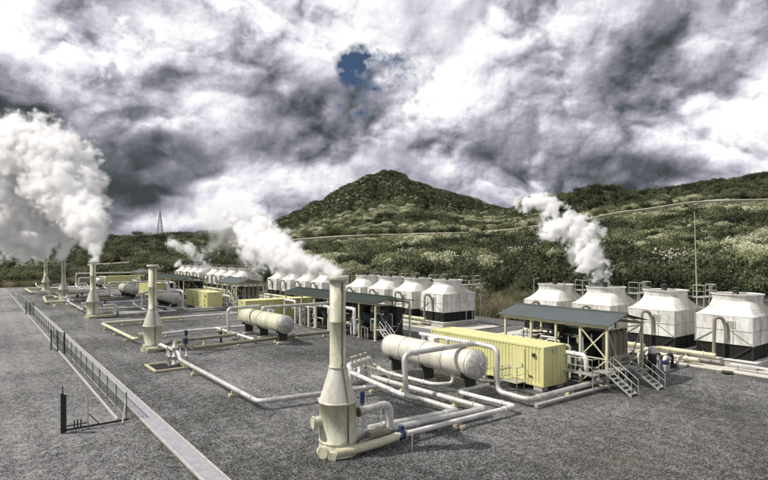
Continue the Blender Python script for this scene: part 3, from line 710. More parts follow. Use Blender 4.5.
# ------------------------------------------------------------------ cooling towers
def make_tower():
    W, D = 4.2, 5.5    # along y, along x
    t = thing('cooling_tower', (0, 0, 0), '', 'cooling tower', 'white cooling towers in rows')
    cx, cy = D / 2, W / 2
    MB().box((cx, cy, .36), (D + .5, W + .5, .5), 0, .03).build('basin', 'conc', t)
    MB().box((cx, cy, .66), (D + .7, W + .7, .1), 0, .02).build('basin_rim', 'white', t)
    MB().box((cx, cy, 1.25), (D - .22, W - .22, 1.16)).build('fill', 'louvre_pit_shade', t)
    for i, (lx, ly) in enumerate(((.08, .08), (.08, W - .08), (D - .08, .08), (D - .08, W - .08), (.08, W / 2), (D / 2, .08))):
        MB().bar((lx, ly, .7), (lx, ly, 1.85), .10).build('leg', 'dark', t)
    for a_, b_ in (((0.0, .1, 1.8), (.0, 1.5, .75)), ((.0, W - .1, 1.8), (.0, W - 1.5, .75))): MB().bar(a_, b_, .06).build('leg_brace', 'dark', t)
    MB().box((cx, cy, 2.97), (D, W, 2.26), 0, .03).build('casing', 'tower', t)
    s = MB()
    for q in (W / 3, 2 * W / 3): s.box((-.012, q, 2.97), (.03, .05, 2.2))
    for q in (D / 4, D / 2, 3 * D / 4): s.box((q, -.012, 2.97), (.05, .03, 2.2)).box((q, W + .012, 2.97), (.05, .03, 2.2))
    for a in (0, W): s.box((0.0, a, 2.97), (.09, .09, 2.28))
    s.box((D, 0, 2.97), (.09, .09, 2.28))
    s.box((-.014, cy, 2.95), (.03, W - .1, .04)).box((cx, -.014, 2.95), (D - .1, .03, .04)).build('panel_joint', 'galv', t)
    MB().bar((-.04, .1, 1.95), (-.04, W * .36, 2.9), .06).build('diagonal_strut', 'galv', t); MB().bar((-.04, W - .1, 1.95), (-.04, W * .64, 2.9), .06).build('diagonal_strut', 'galv', t)
    # hood lofted from rectangle to circle
    n = 48; vs = []; lv = [(0, 4.08), (.22, 4.28), (.45, 4.5), (.68, 4.75), (.86, 4.98), (.97, 5.14), (1., 5.2)]
    for q, z in lv:
        for i in range(n):
            a = 2 * PI * i / n + PI / 4; ca, sa = math.cos(a), math.sin(a); k = 1 / max(abs(ca), abs(sa))
            rx, ry = ca * k * (D / 2 + .03), sa * k * (W / 2 + .03); ex, ey = ca * 1.78, sa * 1.78
            w = q ** .8; vs.append((cx + rx * (1 - w) + ex * w, cy + ry * (1 - w) + ey * w, z))
    F = [(j * n + i, j * n + (i + 1) % n, (j + 1) * n + (i + 1) % n, (j + 1) * n + i) for j in range(len(lv) - 1) for i in range(n)]
    MB().add(vs, F, False).build('hood', 'hood', t)
    MB().lathe([(1.78, 5.18), (1.80, 5.5), (1.86, 5.66), (1.92, 5.68), (1.92, 5.74), (1.8, 5.74), (1.74, 5.5), (1.7, 5.2), (.3, 5.16)], (cx, cy, 0), 48, cap=False).build('fan_cowl', 'tower', t)
    f = MB()
    for k in range(6):
        a = k * PI / 3; f.box((cx + .85 * math.cos(a), cy + .85 * math.sin(a), 5.42), (1.55, .26, .03), a)
    f.cyl((cx, cy, 5.3), (cx, cy, 5.5), .18, n=16).build('fan', 'dark', t)
    mo = MB().cyl((cx, cy + .1, 5.62), (cx, cy + .1, 6.15), .24, n=18).cyl((cx, cy + .1, 6.15), (cx, cy + .1, 6.28), .3, .12, n=18).build('fan_motor', 'dark', t)
    MB().bar((cx, cy - 1.88, 5.7), (cx, cy + 1.88, 5.7), .12).bar((cx - 1.88, cy, 5.7), (cx + 1.88, cy, 5.7), .12).build('motor_beam', 'galv', t)
    h = MB().box((-.03, cy + .55 - 1.1, 3.45), (.05, .62, .62), 0, .01).build('hatch', 'tower', t)
    MB().box((-.06, cy - .55, 3.45), (.02, .5, .5)).box((-.07, cy - .55, 3.45), (.03, .1, .1)).build('hatch_frame', 'galv', h)
    # platform, railing and ladder in the gap on the near side
    MB().box((cx + 1.2, -.75, 5.2), (2.6, .95, .06)).box((cx + .9, .6, 5.2), (.6, 1.6, .05)).build('platform', 'galv', t)
    railing(MB(), [(cx, -.3, 5.22), (cx, -1.2, 5.22), (cx + 2.5, -1.2, 5.22), (cx + 2.5, -.3, 5.22)], 1.05).build('railing', 'galv', t)
    m = MB().bar((cx + 1.0, -1.22, .6), (cx + 1.0, -1.22, 6.2), .05).bar((cx + 1.5, -1.22, .6), (cx + 1.5, -1.22, 6.2), .05)
    for i in range(18): m.cyl((cx + 1.0, -1.22, .8 + i * .3), (cx + 1.5, -1.22, .8 + i * .3), .018, n=6)
    m.build('ladder', 'galv', t)
    m = MB()
    for qx in (cx, cx + 2.5): m.bar((qx, -1.18, .6), (qx, -1.18, 5.2), .07)
    m.build('platform_leg', 'galv', t)
    # goose-neck riser
    MB().tube([(-.9, 2.6, .95), (-.9, 2.45, .95), (-.87, 2.40, 3.95), (-.40, 2.05, 3.95), (-.16, 1.85, 3.3), (-.12, 1.8, 2.2)], .13, 14, .4).build('riser_pipe', 'brown', t)
    # lamp arm
    MB().cyl((cx - 2.1, cy + 1.3, 4.6), (cx - 2.1, cy + 1.3, 6.3), .03, n=8).cyl((cx - 2.1, cy + 1.3, 6.3), (cx - 1.5, cy + 1.3, 6.35), .03, n=8).box((cx - 1.4, cy + 1.3, 6.33), (.35, .14, .07)).build('lamp_arm', 'galv', t)
    return t
tower0 = make_tower()
POS = ['nearest', 'second', 'third', 'fourth and farthest']
ROWN = ['row at the right', 'row right of the nearest stack', 'row just left of the nearest stack', 'fourth row, behind the green roofed shelter', 'most distant row beyond the yellow containers']
for ri, (x, y) in enumerate(ROWSY):
    for k in range(4):
        p = (x, y + 5.86 * k, .0)
        lab = f'{POS[k]} white cooling tower in the {ROWN[ri]}'
        if ri == 0: lab = ['rightmost white cooling tower standing over a black open base', 'white cooling tower second from the right edge, beside a tall thin mast', 'white cooling tower behind the grey roof, with a steam plume rising from it', 'white cooling tower left of the one that is steaming, behind the grey roof'][k]
        if ri == 0 and k == 0: tower0.location = p; tower0['label'] = lab
        else: copy_tree(tower0, p, lab)
    # header pipes along the row
    for q, (dx, z, r_, mt) in enumerate(((-.95, .95, .19, 'pale_yellow'), (-1.45, .5, .17, 'cream'))):
        if ri > 2 and q: continue
        pipeline([(x + dx - 3.4, y + 6.9, z), (x + dx, y + 6.7, z)] + [(x + dx, y + 2.3 + q, z)] if ri == 0 else [(x + dx, y + 21, z), (x + dx, y + 2.3, z)], r_, mt,
                 ('upper' if not q else 'lower') + ' header pipe in front of the ' + ROWN[ri].split(',')[0].replace('most distant row beyond the yellow containers', 'most distant row'), 3.2)
    if ri == 0:
        pipeline([(x - .95, y + 21, .95), (x - .95, y + 8, .95)], .19, 'pale_yellow', 'header pipe at the foot of the steaming cooling tower', 4)

# small sump grate beside the near tower
sg = thing('drain_grate', (45.2, 16.9, 0), 'small dark square grate lying on the pale concrete before the rightmost tower', 'grate')
MB().box((0, 0, .115), (.9, .7, .03), .3).build('frame', 'dark', sg); m = MB()
for i in range(6): m.box((-.35 + i * .14, 0, .135), (.03, .6, .02), .3)
m.build('bar', 'rust', sg)
ct = thing('cable_trunking', (46.2, 14.6, 0), 'low white cable trunking on legs in front of the rightmost cooling tower', 'trunking')
MB().box((.2, 0, .55), (.3, 5.0, .12), 0, .01).build('tray', 'white', ct)
for q in (-2, -.7, .7, 2): MB().bar((.2, q, .1), (.2, q, .5), .06).build('leg', 'galv', ct)

# ------------------------------------------------------------------ masts
mast = thing('thin_mast', (55.4, 23.2, 0), 'tall thin pole rising behind the second cooling tower from the right', 'mast')
MB().cyl((0, 0, 0), (-.35, .2, 13.1), .06, .025, n=10).build('pole', 'pale_yellow', mast)
MB().box((0, 0, .1), (.5, .5, .2), 0, .02).build('footing', 'conc', mast)
tw = at(160, 236, 500); zb = Z(tw.x, tw.y)
lt = thing('lattice_mast', (tw.x, tw.y, zb), 'tall lattice radio mast on the far left ridge', 'lattice mast')
m = MB(); Hm = 48.5 - zb
for i in range(10):
    z0, z1 = Hm * i / 10, Hm * (i + 1) / 10; w0, w1 = 2.6 * (1 - i / 10) + .35, 2.6 * (1 - (i + 1) / 10) + .35
    c4 = [(-1, -1), (1, -1), (1, 1), (-1, 1)]
    for k in range(4):
        a, b2 = c4[k], c4[(k + 1) % 4]
        m.bar((a[0] * w0, a[1] * w0, z0), (a[0] * w1, a[1] * w1, z1), .4).bar((a[0] * w0, a[1] * w0, z0), (b2[0] * w1, b2[1] * w1, z1), .22).bar((a[0] * w0, a[1] * w0, z0), (b2[0] * w0, b2[1] * w0, z0), .22)
m.build('lattice', 'galv', lt)
MB().cyl((0, 0, Hm), (0, 0, Hm + 3), .2, n=8).build('antenna', 'galv', lt)
for i, (px, d) in enumerate([(319, 240), (190, 260), (430, 330), (540, 345)]):
    q = at(px, 250, d); z = Z(q.x, q.y)
    t = thing('power_pole', (q.x, q.y, z - .2), ['wooden power pole in the scrub above the nearest stack plume', 'wooden power pole in the scrub at far left', 'wooden power pole beside the dirt track below the cone hill', 'wooden power pole on the track left of the dark knoll'][i], 'power pole', 'wooden power poles along the track')
    MB().cyl((0, 0, 0), (0, 0, 9), .14, .1, n=8).build('pole', 'rust', t); MB().bar((-1, 0, 8.4), (1, 0, 8.4), .14).build('crossarm', 'rust', t)

# ------------------------------------------------------------------ fence
FEN = pmat('fence_steel', (.17, .18, .16), .6, .3, (.06, .06, .05), .5, 3)
def mesh_mat():
    m = bpy.data.materials.new('chain_link'); t = nt(m)
    out = N(t, 'ShaderNodeOutputMaterial'); b = N(t, 'ShaderNodeBsdfPrincipled', i_Roughness=.6)
    b.inputs['Base Color'].default_value = (.16, .17, .15, 1)
    tr = N(t, 'ShaderNodeBsdfTransparent'); mx = N(t, 'ShaderNodeMixShader')
    geo = N(t, 'ShaderNodeNewGeometry'); sp = N(t, 'ShaderNodeSeparateXYZ'); t.links.new(geo.outputs['Position'], sp.inputs[0])
    h = math_(t, 'ADD', sp.outputs[0], sp.outputs[1])
    def stripes(v): return math_(t, 'LESS_THAN', math_(t, 'ABSOLUTE', math_(t, 'SUBTRACT', math_(t, 'FRACT', math_(t, 'MULTIPLY', v, 13.)), .5)), .10)
    f = math_(t, 'MAXIMUM', stripes(math_(t, 'ADD', h, sp.outputs[2])), stripes(math_(t, 'SUBTRACT', h, sp.outputs[2])))
    t.links.new(f, mx.inputs[0]); t.links.new(tr.outputs[0], mx.inputs[1]); t.links.new(b.outputs[0], mx.inputs[2]); t.links.new(mx.outputs[0], out.inputs[0])
    return m
CL = mesh_mat()
fe = thing('chain_link_fence', (6.55, 32, 0), 'long low chain link fence beside the drain path, nearer section with gate posts', 'fence')
y = 0.
while y <= 64: MB().cyl((0, y, 0), (0, y, 1.45), .035, n=8).build('post', FEN, fe); y += 2.65
MB().cyl((0, 0, 1.42), (0, 62.5, 1.42), .028, n=8).cyl((0, 0, .08), (0, 62.5, .08), .02, n=8).cyl((0, 0, .8), (0, 62.5, .8), .012, n=6).build('rail', 'galv', fe)
MB().add([(0.01, 0, .06), (0.01, 62.5, .06), (0.01, 62.5, 1.42), (0.01, 0, 1.42)], [(0, 1, 2, 3)]).build('wire_mesh', CL, fe)
MB().bar((0, .1, 1.1), (-.35, -.75, 0), .06).build('stay', 'galv', fe)
fe2 = thing('chain_link_fence', (6.8, 97.5, 0), 'far section of the chain link fence beyond the dark gate', 'fence')
for i in range(15): MB().cyl((0, i * 2.65, 0), (0, i * 2.65, 1.45), .035, n=8).build('post', FEN, fe2)
MB().cyl((0, 0, 1.42), (0, 37.1, 1.42), .03, n=8).cyl((0, 0, .08), (0, 37.1, .08), .02, n=8).build('rail', 'galv', fe2)
MB().add([(0.01, 0, .06), (0.01, 37, .06), (0.01, 37, 1.42), (0.01, 0, 1.42)], [(0, 1, 2, 3)]).build('wire_mesh', CL, fe2)
def gate(x, y, label, rz):
    t = thing('dark_gate', (x, y, 0), label, 'gate', None, rz)
    m = MB()
    for q in (0, 1.5, 3.): m.bar((0, q, 0), (0, q, 1.9), .1)
    m.build('gate_post', 'dark', t)
    m = MB()
    for z in (.15, .6, 1.05, 1.5, 1.8): m.bar((0, .05, z), (0, 2.95, z), .06)
    for i in range(10): m.bar((0, .15 + i * .3, .15), (0, .15 + i * .3, 1.8), .02)
    m.build('gate_panel', FEN, t)
    return t
gate(6.4, 56.5, 'dark barred gate in the long fence, nearer of the two', .25)
gate(6.7, 93.5, 'dark barred gate near the far end of the fence', .25)
# open end of the fence: the sliding gate track and its dark post
og = thing('gate_frame', (3.45, 31.4, 0), 'low open gate track with a tall black post at the near end of the fence', 'gate')
MB().box((0, 0, 1.0), (.13, .13, 2.0)).box((.13, .02, .95), (.13, .05, 1.9)).bar((.03, 0, 0), (.03, 0, 2.35), .04).build('tall_post', 'dark', og)
MB().bar((.1, 0, .12), (3.1, .05, .12), .09).bar((.1, .12, .28), (1.2, .12, .28), .05).build('track_rail', 'dark', og)
MB().cyl((1.15, 0, 0), (1.15, 0, 1.75), .035, n=8).build('thin_post', 'galv', og)
MB().bar((1.2, 0, .75), (1.75, .02, .08), .05).build('stay', 'dark', og)
for q in (.55, .7, .85): MB().bar((q, .06, .1), (q, .06, .52), .05).build('guide_roller', 'dark', og)

# ------------------------------------------------------------------ vegetation
def leaf_mat(name, c0, c1, c2):
    m = bpy.data.materials.new(name); t = nt(m)
    out = N(t, 'ShaderNodeOutputMaterial'); b = N(t, 'ShaderNodeBsdfPrincipled', i_Roughness=.75)
    b.inputs['Specular IOR Level'].default_value = .25
    oi = N(t, 'ShaderNodeObjectInfo'); geo = N(t, 'ShaderNodeNewGeometry')
    n = N(t, 'ShaderNodeTexNoise', i_Scale=.9, i_Detail=3.); t.links.new(geo.outputs['Position'], n.inputs[0])
    n2 = N(t, 'ShaderNodeTexNoise', i_Scale=.02, i_Detail=3.); t.links.new(geo.outputs['Position'], n2.inputs[0])
    f = math_(t, 'ADD', math_(t, 'MULTIPLY', oi.outputs['Random'], .85), math_(t, 'MULTIPLY', n.outputs[0], .2))
    f = math_(t, 'ADD', f, math_(t, 'MULTIPLY', math_(t, 'SUBTRACT', n2.outputs[0], .45), .6))
    c = ramp(t, [(.15, c0), (.5, c1), (.9, c2)], f)
    t.links.new(c.outputs[0], b.inputs['Base Color'])
    tl = N(t, 'ShaderNodeBsdfTranslucent'); t.links.new(c.outputs[0], tl.inputs[0])
    mx = N(t, 'ShaderNodeMixShader'); mx.inputs[0].default_value = .3
    t.links.new(b.outputs[0], mx.inputs[1]); t.links.new(tl.outputs[0], mx.inputs[2]); t.links.new(mx.outputs[0], out.inputs[0])
    return m
LEAF = leaf_mat('scrub_leaves', (.07, .085, .04), (.27, .29, .15), (.64, .64, .46))
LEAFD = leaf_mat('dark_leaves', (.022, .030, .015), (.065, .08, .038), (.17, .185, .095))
DRY = leaf_mat('dry_grass', (.10, .09, .05), (.22, .20, .12), (.38, .35, .23))
BARK = pmat('bark', (.16, .14, .11), .95, 0, (.06, .05, .04), .5, 2)

def foliage(seed, lobes, nleaf, ls, flat=.75, fill=.45):
    R = np.random.default_rng(seed); V = []; F = []
    cs = []
    for i in range(lobes):
        a = R.random() * 2 * PI; r = math.sqrt(R.random()) * .75; s = .32 + R.random() * .33
        cs.append((r * math.cos(a), r * math.sin(a), .45 + R.random() * .55 * (1 - r * .6), s))
    for k in range(nleaf):
        cx, cy, cz, s = cs[R.integers(lobes)]
        d = R.normal(size=3); d /= np.linalg.norm(d) + 1e-6
        rad = s * (1 - fill * R.random() ** 2) * (.85 + .3 * R.random())
        p = np.array([cx, cy, cz]) + d * rad * np.array([1, 1, flat])
        if p[2] < .03: p[2] = .03 + R.random() * .1
        nrm = d * .6 + R.normal(size=3) * .6 + np.array([0, 0, .4]); nrm /= np.linalg.norm(nrm)
        u = np.cross(nrm, R.normal(size=3)); u /= np.linalg.norm(u) + 1e-6; w = np.cross(nrm, u)
        q = ls * (.6 + .8 * R.random()); o = len(V)
        V += [tuple(p - u * q), tuple(p + w * q * .55 + nrm * q * .15), tuple(p + u * q), tuple(p - w * q * .55)]
        F.append((o, o + 1, o + 2, o + 3))
    return V, F
def bush_mesh(name, seed, mat, lobes, nleaf, ls, flat=.75):
    V, F = foliage(seed, lobes, nleaf, ls, flat)
    m = MB(); m.add(V, F); nl = len(m.f); R = random.Random(seed)
    for i in range(6):
        a = R.random() * 6.28; m.cyl((0, 0, -.1), (.45 * math.cos(a), .45 * math.sin(a), .7), .035, .012, n=5)
    me = bpy.data.meshes.new(name); me.from_pydata(m.v, [], m.f); me.materials.append(mat); me.materials.append(BARK)
    me.polygons.foreach_set('material_index', [0] * nl + [1] * (len(m.f) - nl)); me.update()
    return me
BM = [bush_mesh('scrub_bush', 1, LEAF, 8, 1000, .075), bush_mesh('scrub_bush', 2, LEAF, 10, 1000, .07, .95), bush_mesh('scrub_bush', 3, LEAF, 5, 750, .085, .7),
      bush_mesh('dark_bush', 4, LEAFD, 8, 900, .085, .9), bush_mesh('dark_bush', 5, LEAFD, 6, 800, .09, 1.0)]
def bare_mesh():
    m = MB(); R_ = random.Random(8)
    def grow(p, d, l, r, k):
        q = p + d * l; m.cyl(p, q, r, r * .6, n=4)
        if k:
            for _ in range(3):
                e = (d + Vector((R_.uniform(-1, 1), R_.uniform(-1, 1), R_.uniform(-.2, .8))) * .6).normalized(); grow(q, e, l * .72, r * .6, k - 1)
    for _ in range(4): grow(Vector((0, 0, -.1)), Vector((R_.uniform(-.6, .6), R_.uniform(-.6, .6), 1)).normalized(), .42, .035, 3)
    V, F = foliage(9, 6, 260, .07); o_ = len(m.v); nl = len(m.f); m.add(V, F)
    me = bpy.data.meshes.new('thorn_bush'); me.from_pydata(m.v, [], m.f); me.materials.append(PBARK); me.materials.append(LEAF)
    me.polygons.foreach_set('material_index', [0] * nl + [1] * (len(m.f) - nl)); me.update(); return me
PBARK = pmat('pale_bark', (.42, .40, .35), .95, 0, (.2, .18, .15), .5, 2)
BM.append(bare_mesh())
# a thorn tree: trunk with limbs + spreading crown
def tree(loc, s, seed, label):
    R = random.Random(seed); t = thing('thorn_tree', loc, label, 'tree', 'flat topped thorn trees on the left ridge')
    m = MB(); tips = []
    m.cyl((0, 0, 0), (.15, 0, 1.6), .22, .15, n=8)
    for i in range(7):
        a = i * .9 + R.random() * .5; r = 1.2 + R.random() * 1.3; e = (r * math.cos(a), r * math.sin(a), 3. + R.random() * 1.2)
        m.cyl((.15, 0, 1.5), (e[0] * .5, e[1] * .5, 2.5), .1, .06, n=6).cyl((e[0] * .5, e[1] * .5, 2.5), e, .06, .02, n=5); tips.append(e)
    tr = m.build('trunk', BARK, t)
    V, F = foliage(seed, 9, 1500, .07, .45); V = [(x * 2.9, y * 2.9, 2.4 + z * 2.2) for x, y, z in V]
    MB().add(V, F).build('crown', LEAFD, t); t.scale = (s, s, s)
    return t
R = np.random.default_rng(11)
pts = []; HILLP = []
def edge_ok(x, y): return (x > 61.5) or (y > 181 + (x - 20) * .05)
TRK = []  # track polylines (px, depth)
def cell_scatter(d0, d1, sp, smin, smax):
    d = d0
    while d < d1:
        w = d * 1.75; n = int(w / sp)
        for i in range(n):
            l = -w / 2 + w * (i + R.random()) / n; dd = d + (R.random() - .5) * sp * 1.2
            l += d * .04
            x = FX * dd + FY * l; y = FY * dd - FX * l
            if not edge_ok(x, y): continue
            pts.append((x, y, dd, 384 + 540 * l / dd, smin + (smax - smin) * R.random() ** 1.4))
        d += sp
cell_scatter(80, 200, 3.1, 1.1, 3.7)
cell_scatter(200, 380, 4.0, 1.3, 4.8)
cell_scatter(380, 780, 5.0, 1.8, 5.4)
# tracks: kept clear of bushes
tracks = [[(290, 352), (330, 352), (400, 352), (470, 352), (530, 352), (580, 352), (620, 352), (660, 352), (700, 352), (740, 351), (800, 350)],
          [(705, 352), (722, 372), (745, 385), (728, 398), (700, 396), (680, 392), (655, 396)],
          [(640, 520), (655, 515), (672, 505), (665, 470)], [(84, 236), (110, 240), (136, 244)]]
def tw_pts(tr):
    out = []
    for (a, da), (b, db) in zip(tr[:-1], tr[1:]):
        for k in range(14):
            q = k / 14; px, d = a + (b - a) * q, da + (db - da) * q; l = (px - 384) / 540 * d
            out.append((FX * d + FY * l, FY * d - FX * l))
    return out
TW = [tw_pts(tr) for tr in tracks]
TWn = [2.3, 5., 8., 1.6]; RAISE = [.7, .7, .7, .7]
for i, (tp, wd) in enumerate(zip(TW, TWn)):
    m = MB(); vs = []; K = 7
    for k, (x, y) in enumerate(tp):
        x2, y2 = tp[min(k + 1, len(tp) - 1)]; x0, y0 = tp[max(k - 1, 0)]; dx, dy = x2 - x0, y2 - y0; L = math.hypot(dx, dy) + 1e-6
        for j in range(K):
            s = (j / (K - 1) - .5) * wd; X_, Y_ = x - dy / L * s, y + dx / L * s
            vs.append((X_, Y_, Z(X_, Y_) + (RAISE[i] if 0 < j < K - 1 else .2)))
    m.add(vs, [(k * K + j, k * K + j + 1, (k + 1) * K + j + 1, (k + 1) * K + j) for k in range(len(tp) - 1) for j in range(K - 1)], True)
    m.build('dirt_track', 'track')['kind'] = 'structure'
allt = np.array([p for tp in TW for p in tp]); allw = np.array([w for tp, w in zip(TW, TWn) for _ in tp])
for i in range(11000):
    px = 235 + 330 * R.random(); dd = 500 + 235 * R.random(); l = (px - 384) / 540 * dd
    pts.append((FX * dd + FY * l, FY * dd - FX * l, dd, px, 3.2 + 2. * R.random()))
P = np.array(pts)
md = np.full(len(P), 1e9)
for (tx, ty), w in zip(allt, allw):
    # also clear the strip just in front, so that the track is seen over the bushes
    dd = np.hypot(P[:, 0] - tx, P[:, 1] - ty) - w * .5
    md = np.minimum(md, dd)
    c0 = math.hypot(tx, ty); f2 = (c0 - 7) / c0
    md = np.minimum(md, np.hypot(P[:, 0] - tx * f2, P[:, 1] - ty * f2) - w * .5)
P = P[md > 2.6]
# low growth just below the hillside tracks
for i_ in (0, 1, 2, 3):
    tr_ = sorted(tracks[i_][:3]) if i_ == 1 else sorted(tracks[i_])
    dt = np.interp(P[:, 3], [a for a, b in tr_], [b for a, b in tr_], left=-1, right=-1)
    low = (dt > 0) & (dt - P[:, 2] > 0) & (dt - P[:, 2] < 60)
    P[:, 4] = np.where(low, np.minimum(P[:, 4], .8 + (dt - P[:, 2]) * .03), P[:, 4])
P[:, 4] = np.where((P[:, 2] > 560) & (P[:, 3] < 520), P[:, 4] * .40, P[:, 4])
zz = terrain(P[:, 0], P[:, 1])
big = fbm(P[:, 0] / 30. + 5, P[:, 1] / 30. + 9, 3)
# thin out: bare patches in the near bank
bank = np.clip((P[:, 0] - 61) / 9., 0, 1)
kp = (R.random(len(P)) < np.where(P[:, 1] < 176, np.maximum(.35, bank), 1.)) & (big > .05)
P = P[kp]; zz = zz[kp]; big = big[kp]
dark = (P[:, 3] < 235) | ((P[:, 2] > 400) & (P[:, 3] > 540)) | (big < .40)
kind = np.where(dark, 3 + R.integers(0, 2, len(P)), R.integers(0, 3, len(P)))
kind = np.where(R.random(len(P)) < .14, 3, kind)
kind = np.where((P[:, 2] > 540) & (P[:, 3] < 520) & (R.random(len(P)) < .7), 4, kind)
kind = np.where((R.random(len(P)) < .09) & (P[:, 2] < 420), 5, kind)
inview = (P[:, 3] > -10) & (P[:, 3] < 790)
order = np.argsort(np.where(inview, P[:, 2] / P[:, 4], 1e9)); near = order[:300]; nearset = np.zeros(len(P), bool); nearset[near] = True
proto = {}
ZN = lambda px: 'on the far left slope' if px < 240 else 'on the slope below the cone hill' if px < 480 else 'behind the right-hand towers'
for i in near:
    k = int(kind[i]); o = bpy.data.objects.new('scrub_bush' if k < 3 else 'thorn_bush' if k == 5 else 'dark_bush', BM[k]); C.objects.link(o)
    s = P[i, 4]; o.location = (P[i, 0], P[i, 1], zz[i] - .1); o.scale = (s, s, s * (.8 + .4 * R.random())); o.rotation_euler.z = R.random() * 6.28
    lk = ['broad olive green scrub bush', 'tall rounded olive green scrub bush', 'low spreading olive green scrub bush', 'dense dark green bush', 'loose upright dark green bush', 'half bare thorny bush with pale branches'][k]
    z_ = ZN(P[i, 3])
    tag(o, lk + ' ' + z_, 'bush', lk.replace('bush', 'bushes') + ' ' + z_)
    proto.setdefault(k, o)
for k in range(6):
    if k not in proto:
        i = order[300 + k]; o = bpy.data.objects.new('scrub_bush', BM[k]); C.objects.link(o); o.location = (P[i, 0], P[i, 1], zz[i]); o.scale = (2, 2, 2); tag(o, 'loose dark green bush deeper in the slope', 'bush'); proto[k] = o

def scatter(name, xyz, scale, kinds, protos):
    me = bpy.data.meshes.new(name); me.from_pydata([tuple(p) for p in xyz], [], [])
    a = me.attributes.new('sc', 'FLOAT', 'POINT'); a.data.foreach_set('value', np.asarray(scale, dtype=np.float32))
    a = me.attributes.new('rz', 'FLOAT', 'POINT'); a.data.foreach_set('value', (np.random.default_rng(5).random(len(xyz)) * 6.28).astype(np.float32))
    a = me.attributes.new('kd', 'INT', 'POINT'); a.data.foreach_set('value', np.asarray(kinds, dtype=np.int32))
    o = bpy.data.objects.new(name, me); C.objects.link(o)
    ng = bpy.data.node_groups.new(name, 'GeometryNodeTree')
    ng.interface.new_socket('Geometry', in_out='INPUT', socket_type='NodeSocketGeometry'); ng.interface.new_socket('Geometry', in_out='OUTPUT', socket_type='NodeSocketGeometry')
    n = ng.nodes.new; gi = n('NodeGroupInput'); go = n('NodeGroupOutput'); ip = n('GeometryNodeInstanceOnPoints')
    gti = n('GeometryNodeJoinGeometry'); L = ng.links.new
    for pr in reversed(protos):
        oi = n('GeometryNodeObjectInfo'); oi.inputs['Object'].default_value = pr; oi.inputs['As Instance'].default_value = True; oi.transform_space = 'ORIGINAL'
        L(oi.outputs['Geometry'], gti.inputs[0])
    def attr(nm, ty):
        q = n('GeometryNodeInputNamedAttribute'); q.data_type = ty; q.inputs['Name'].default_value = nm; return q.outputs['Attribute']
    L(gi.outputs[0], ip.inputs['Points']); L(gti.outputs[0], ip.inputs['Instance']); ip.inputs['Pick Instance'].default_value = True
    L(attr('kd', 'INT'), ip.inputs['Instance Index'])
    cx = n('ShaderNodeCombineXYZ'); L(attr('rz', 'FLOAT'), cx.inputs[2]); L(cx.outputs[0], ip.inputs['Rotation'])
    L(attr('sc', 'FLOAT'), ip.inputs['Scale'])
    L(ip.outputs[0], go.inputs[0])
    md_ = o.modifiers.new('scatter', 'NODES'); md_.node_group = ng
    return o
rest = ~nearset
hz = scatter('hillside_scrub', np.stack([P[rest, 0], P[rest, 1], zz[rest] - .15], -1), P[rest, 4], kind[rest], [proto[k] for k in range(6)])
tag(hz, 'dense olive green scrub covering the slopes and the cone hill', 'scrub', kind='stuff')
# dry grass on the bank behind the towers
tuft = MB(); Rt = random.Random(2)
for i in range(60):
    a = Rt.random() * 6.28; r = Rt.random() * .5; b0 = (r * math.cos(a), r * math.sin(a), 0); l = .35 + Rt.random() * .5; a2 = Rt.random() * 6.28; e = (b0[0] + .25 * math.cos(a2), b0[1] + .25 * math.sin(a2), l)
    w = .035; tuft.add([(b0[0] - w, b0[1], 0), (b0[0] + w, b0[1] + w, 0), e], [(0, 1, 2)])
ng_pts = []
for i in range(9000):
    x = 58.8 + R.random() ** 1.5 * 14; y = 5 + R.random() * 175; ng_pts.append((x, y, 0))
for i in range(2500):
    x = -60 + R.random() * 110; y = 178 + R.random() * 9 + (x - 20) * .05; ng_pts.append((x, y, 0))
q = np.array(ng_pts); q[:, 2] = terrain(q[:, 0], q[:, 1]) - .05
tp = tuft.build('grass_tuft', DRY); tp.location = (59.4, 40.2, Z(59.4, 40.2) - .03); tp.scale = (1.6,) * 3
tag(tp, 'dry straw coloured grass tuft at the foot of the bank', 'grass')
gz = scatter('dry_grass', q, 1. + R.random(len(q)) * 1.4, np.zeros(len(q), int), [tp]); tag(gz, 'dry straw coloured grass covering the low bank', 'grass', kind='stuff')
TL = ['flat topped thorn tree breaking the skyline left of the lattice mast', 'dark thorn tree on the skyline right of the lattice mast', 'thorn tree on the left skyline near the steam cloud', 'small thorn tree on the skyline above the far containers', 'thorn tree low on the left slope behind the farthest silencer']
for i, (px, d, s) in enumerate([(138, 420, 1.35), (172, 440, 1.1), (112, 400, 1.2), (205, 460, 1.1), (20, 215, 1.2)]):
    w = at(px, 250, d); tree((w.x, w.y, Z(w.x, w.y) - .3), s * 1.3, 30 + i, TL[i])

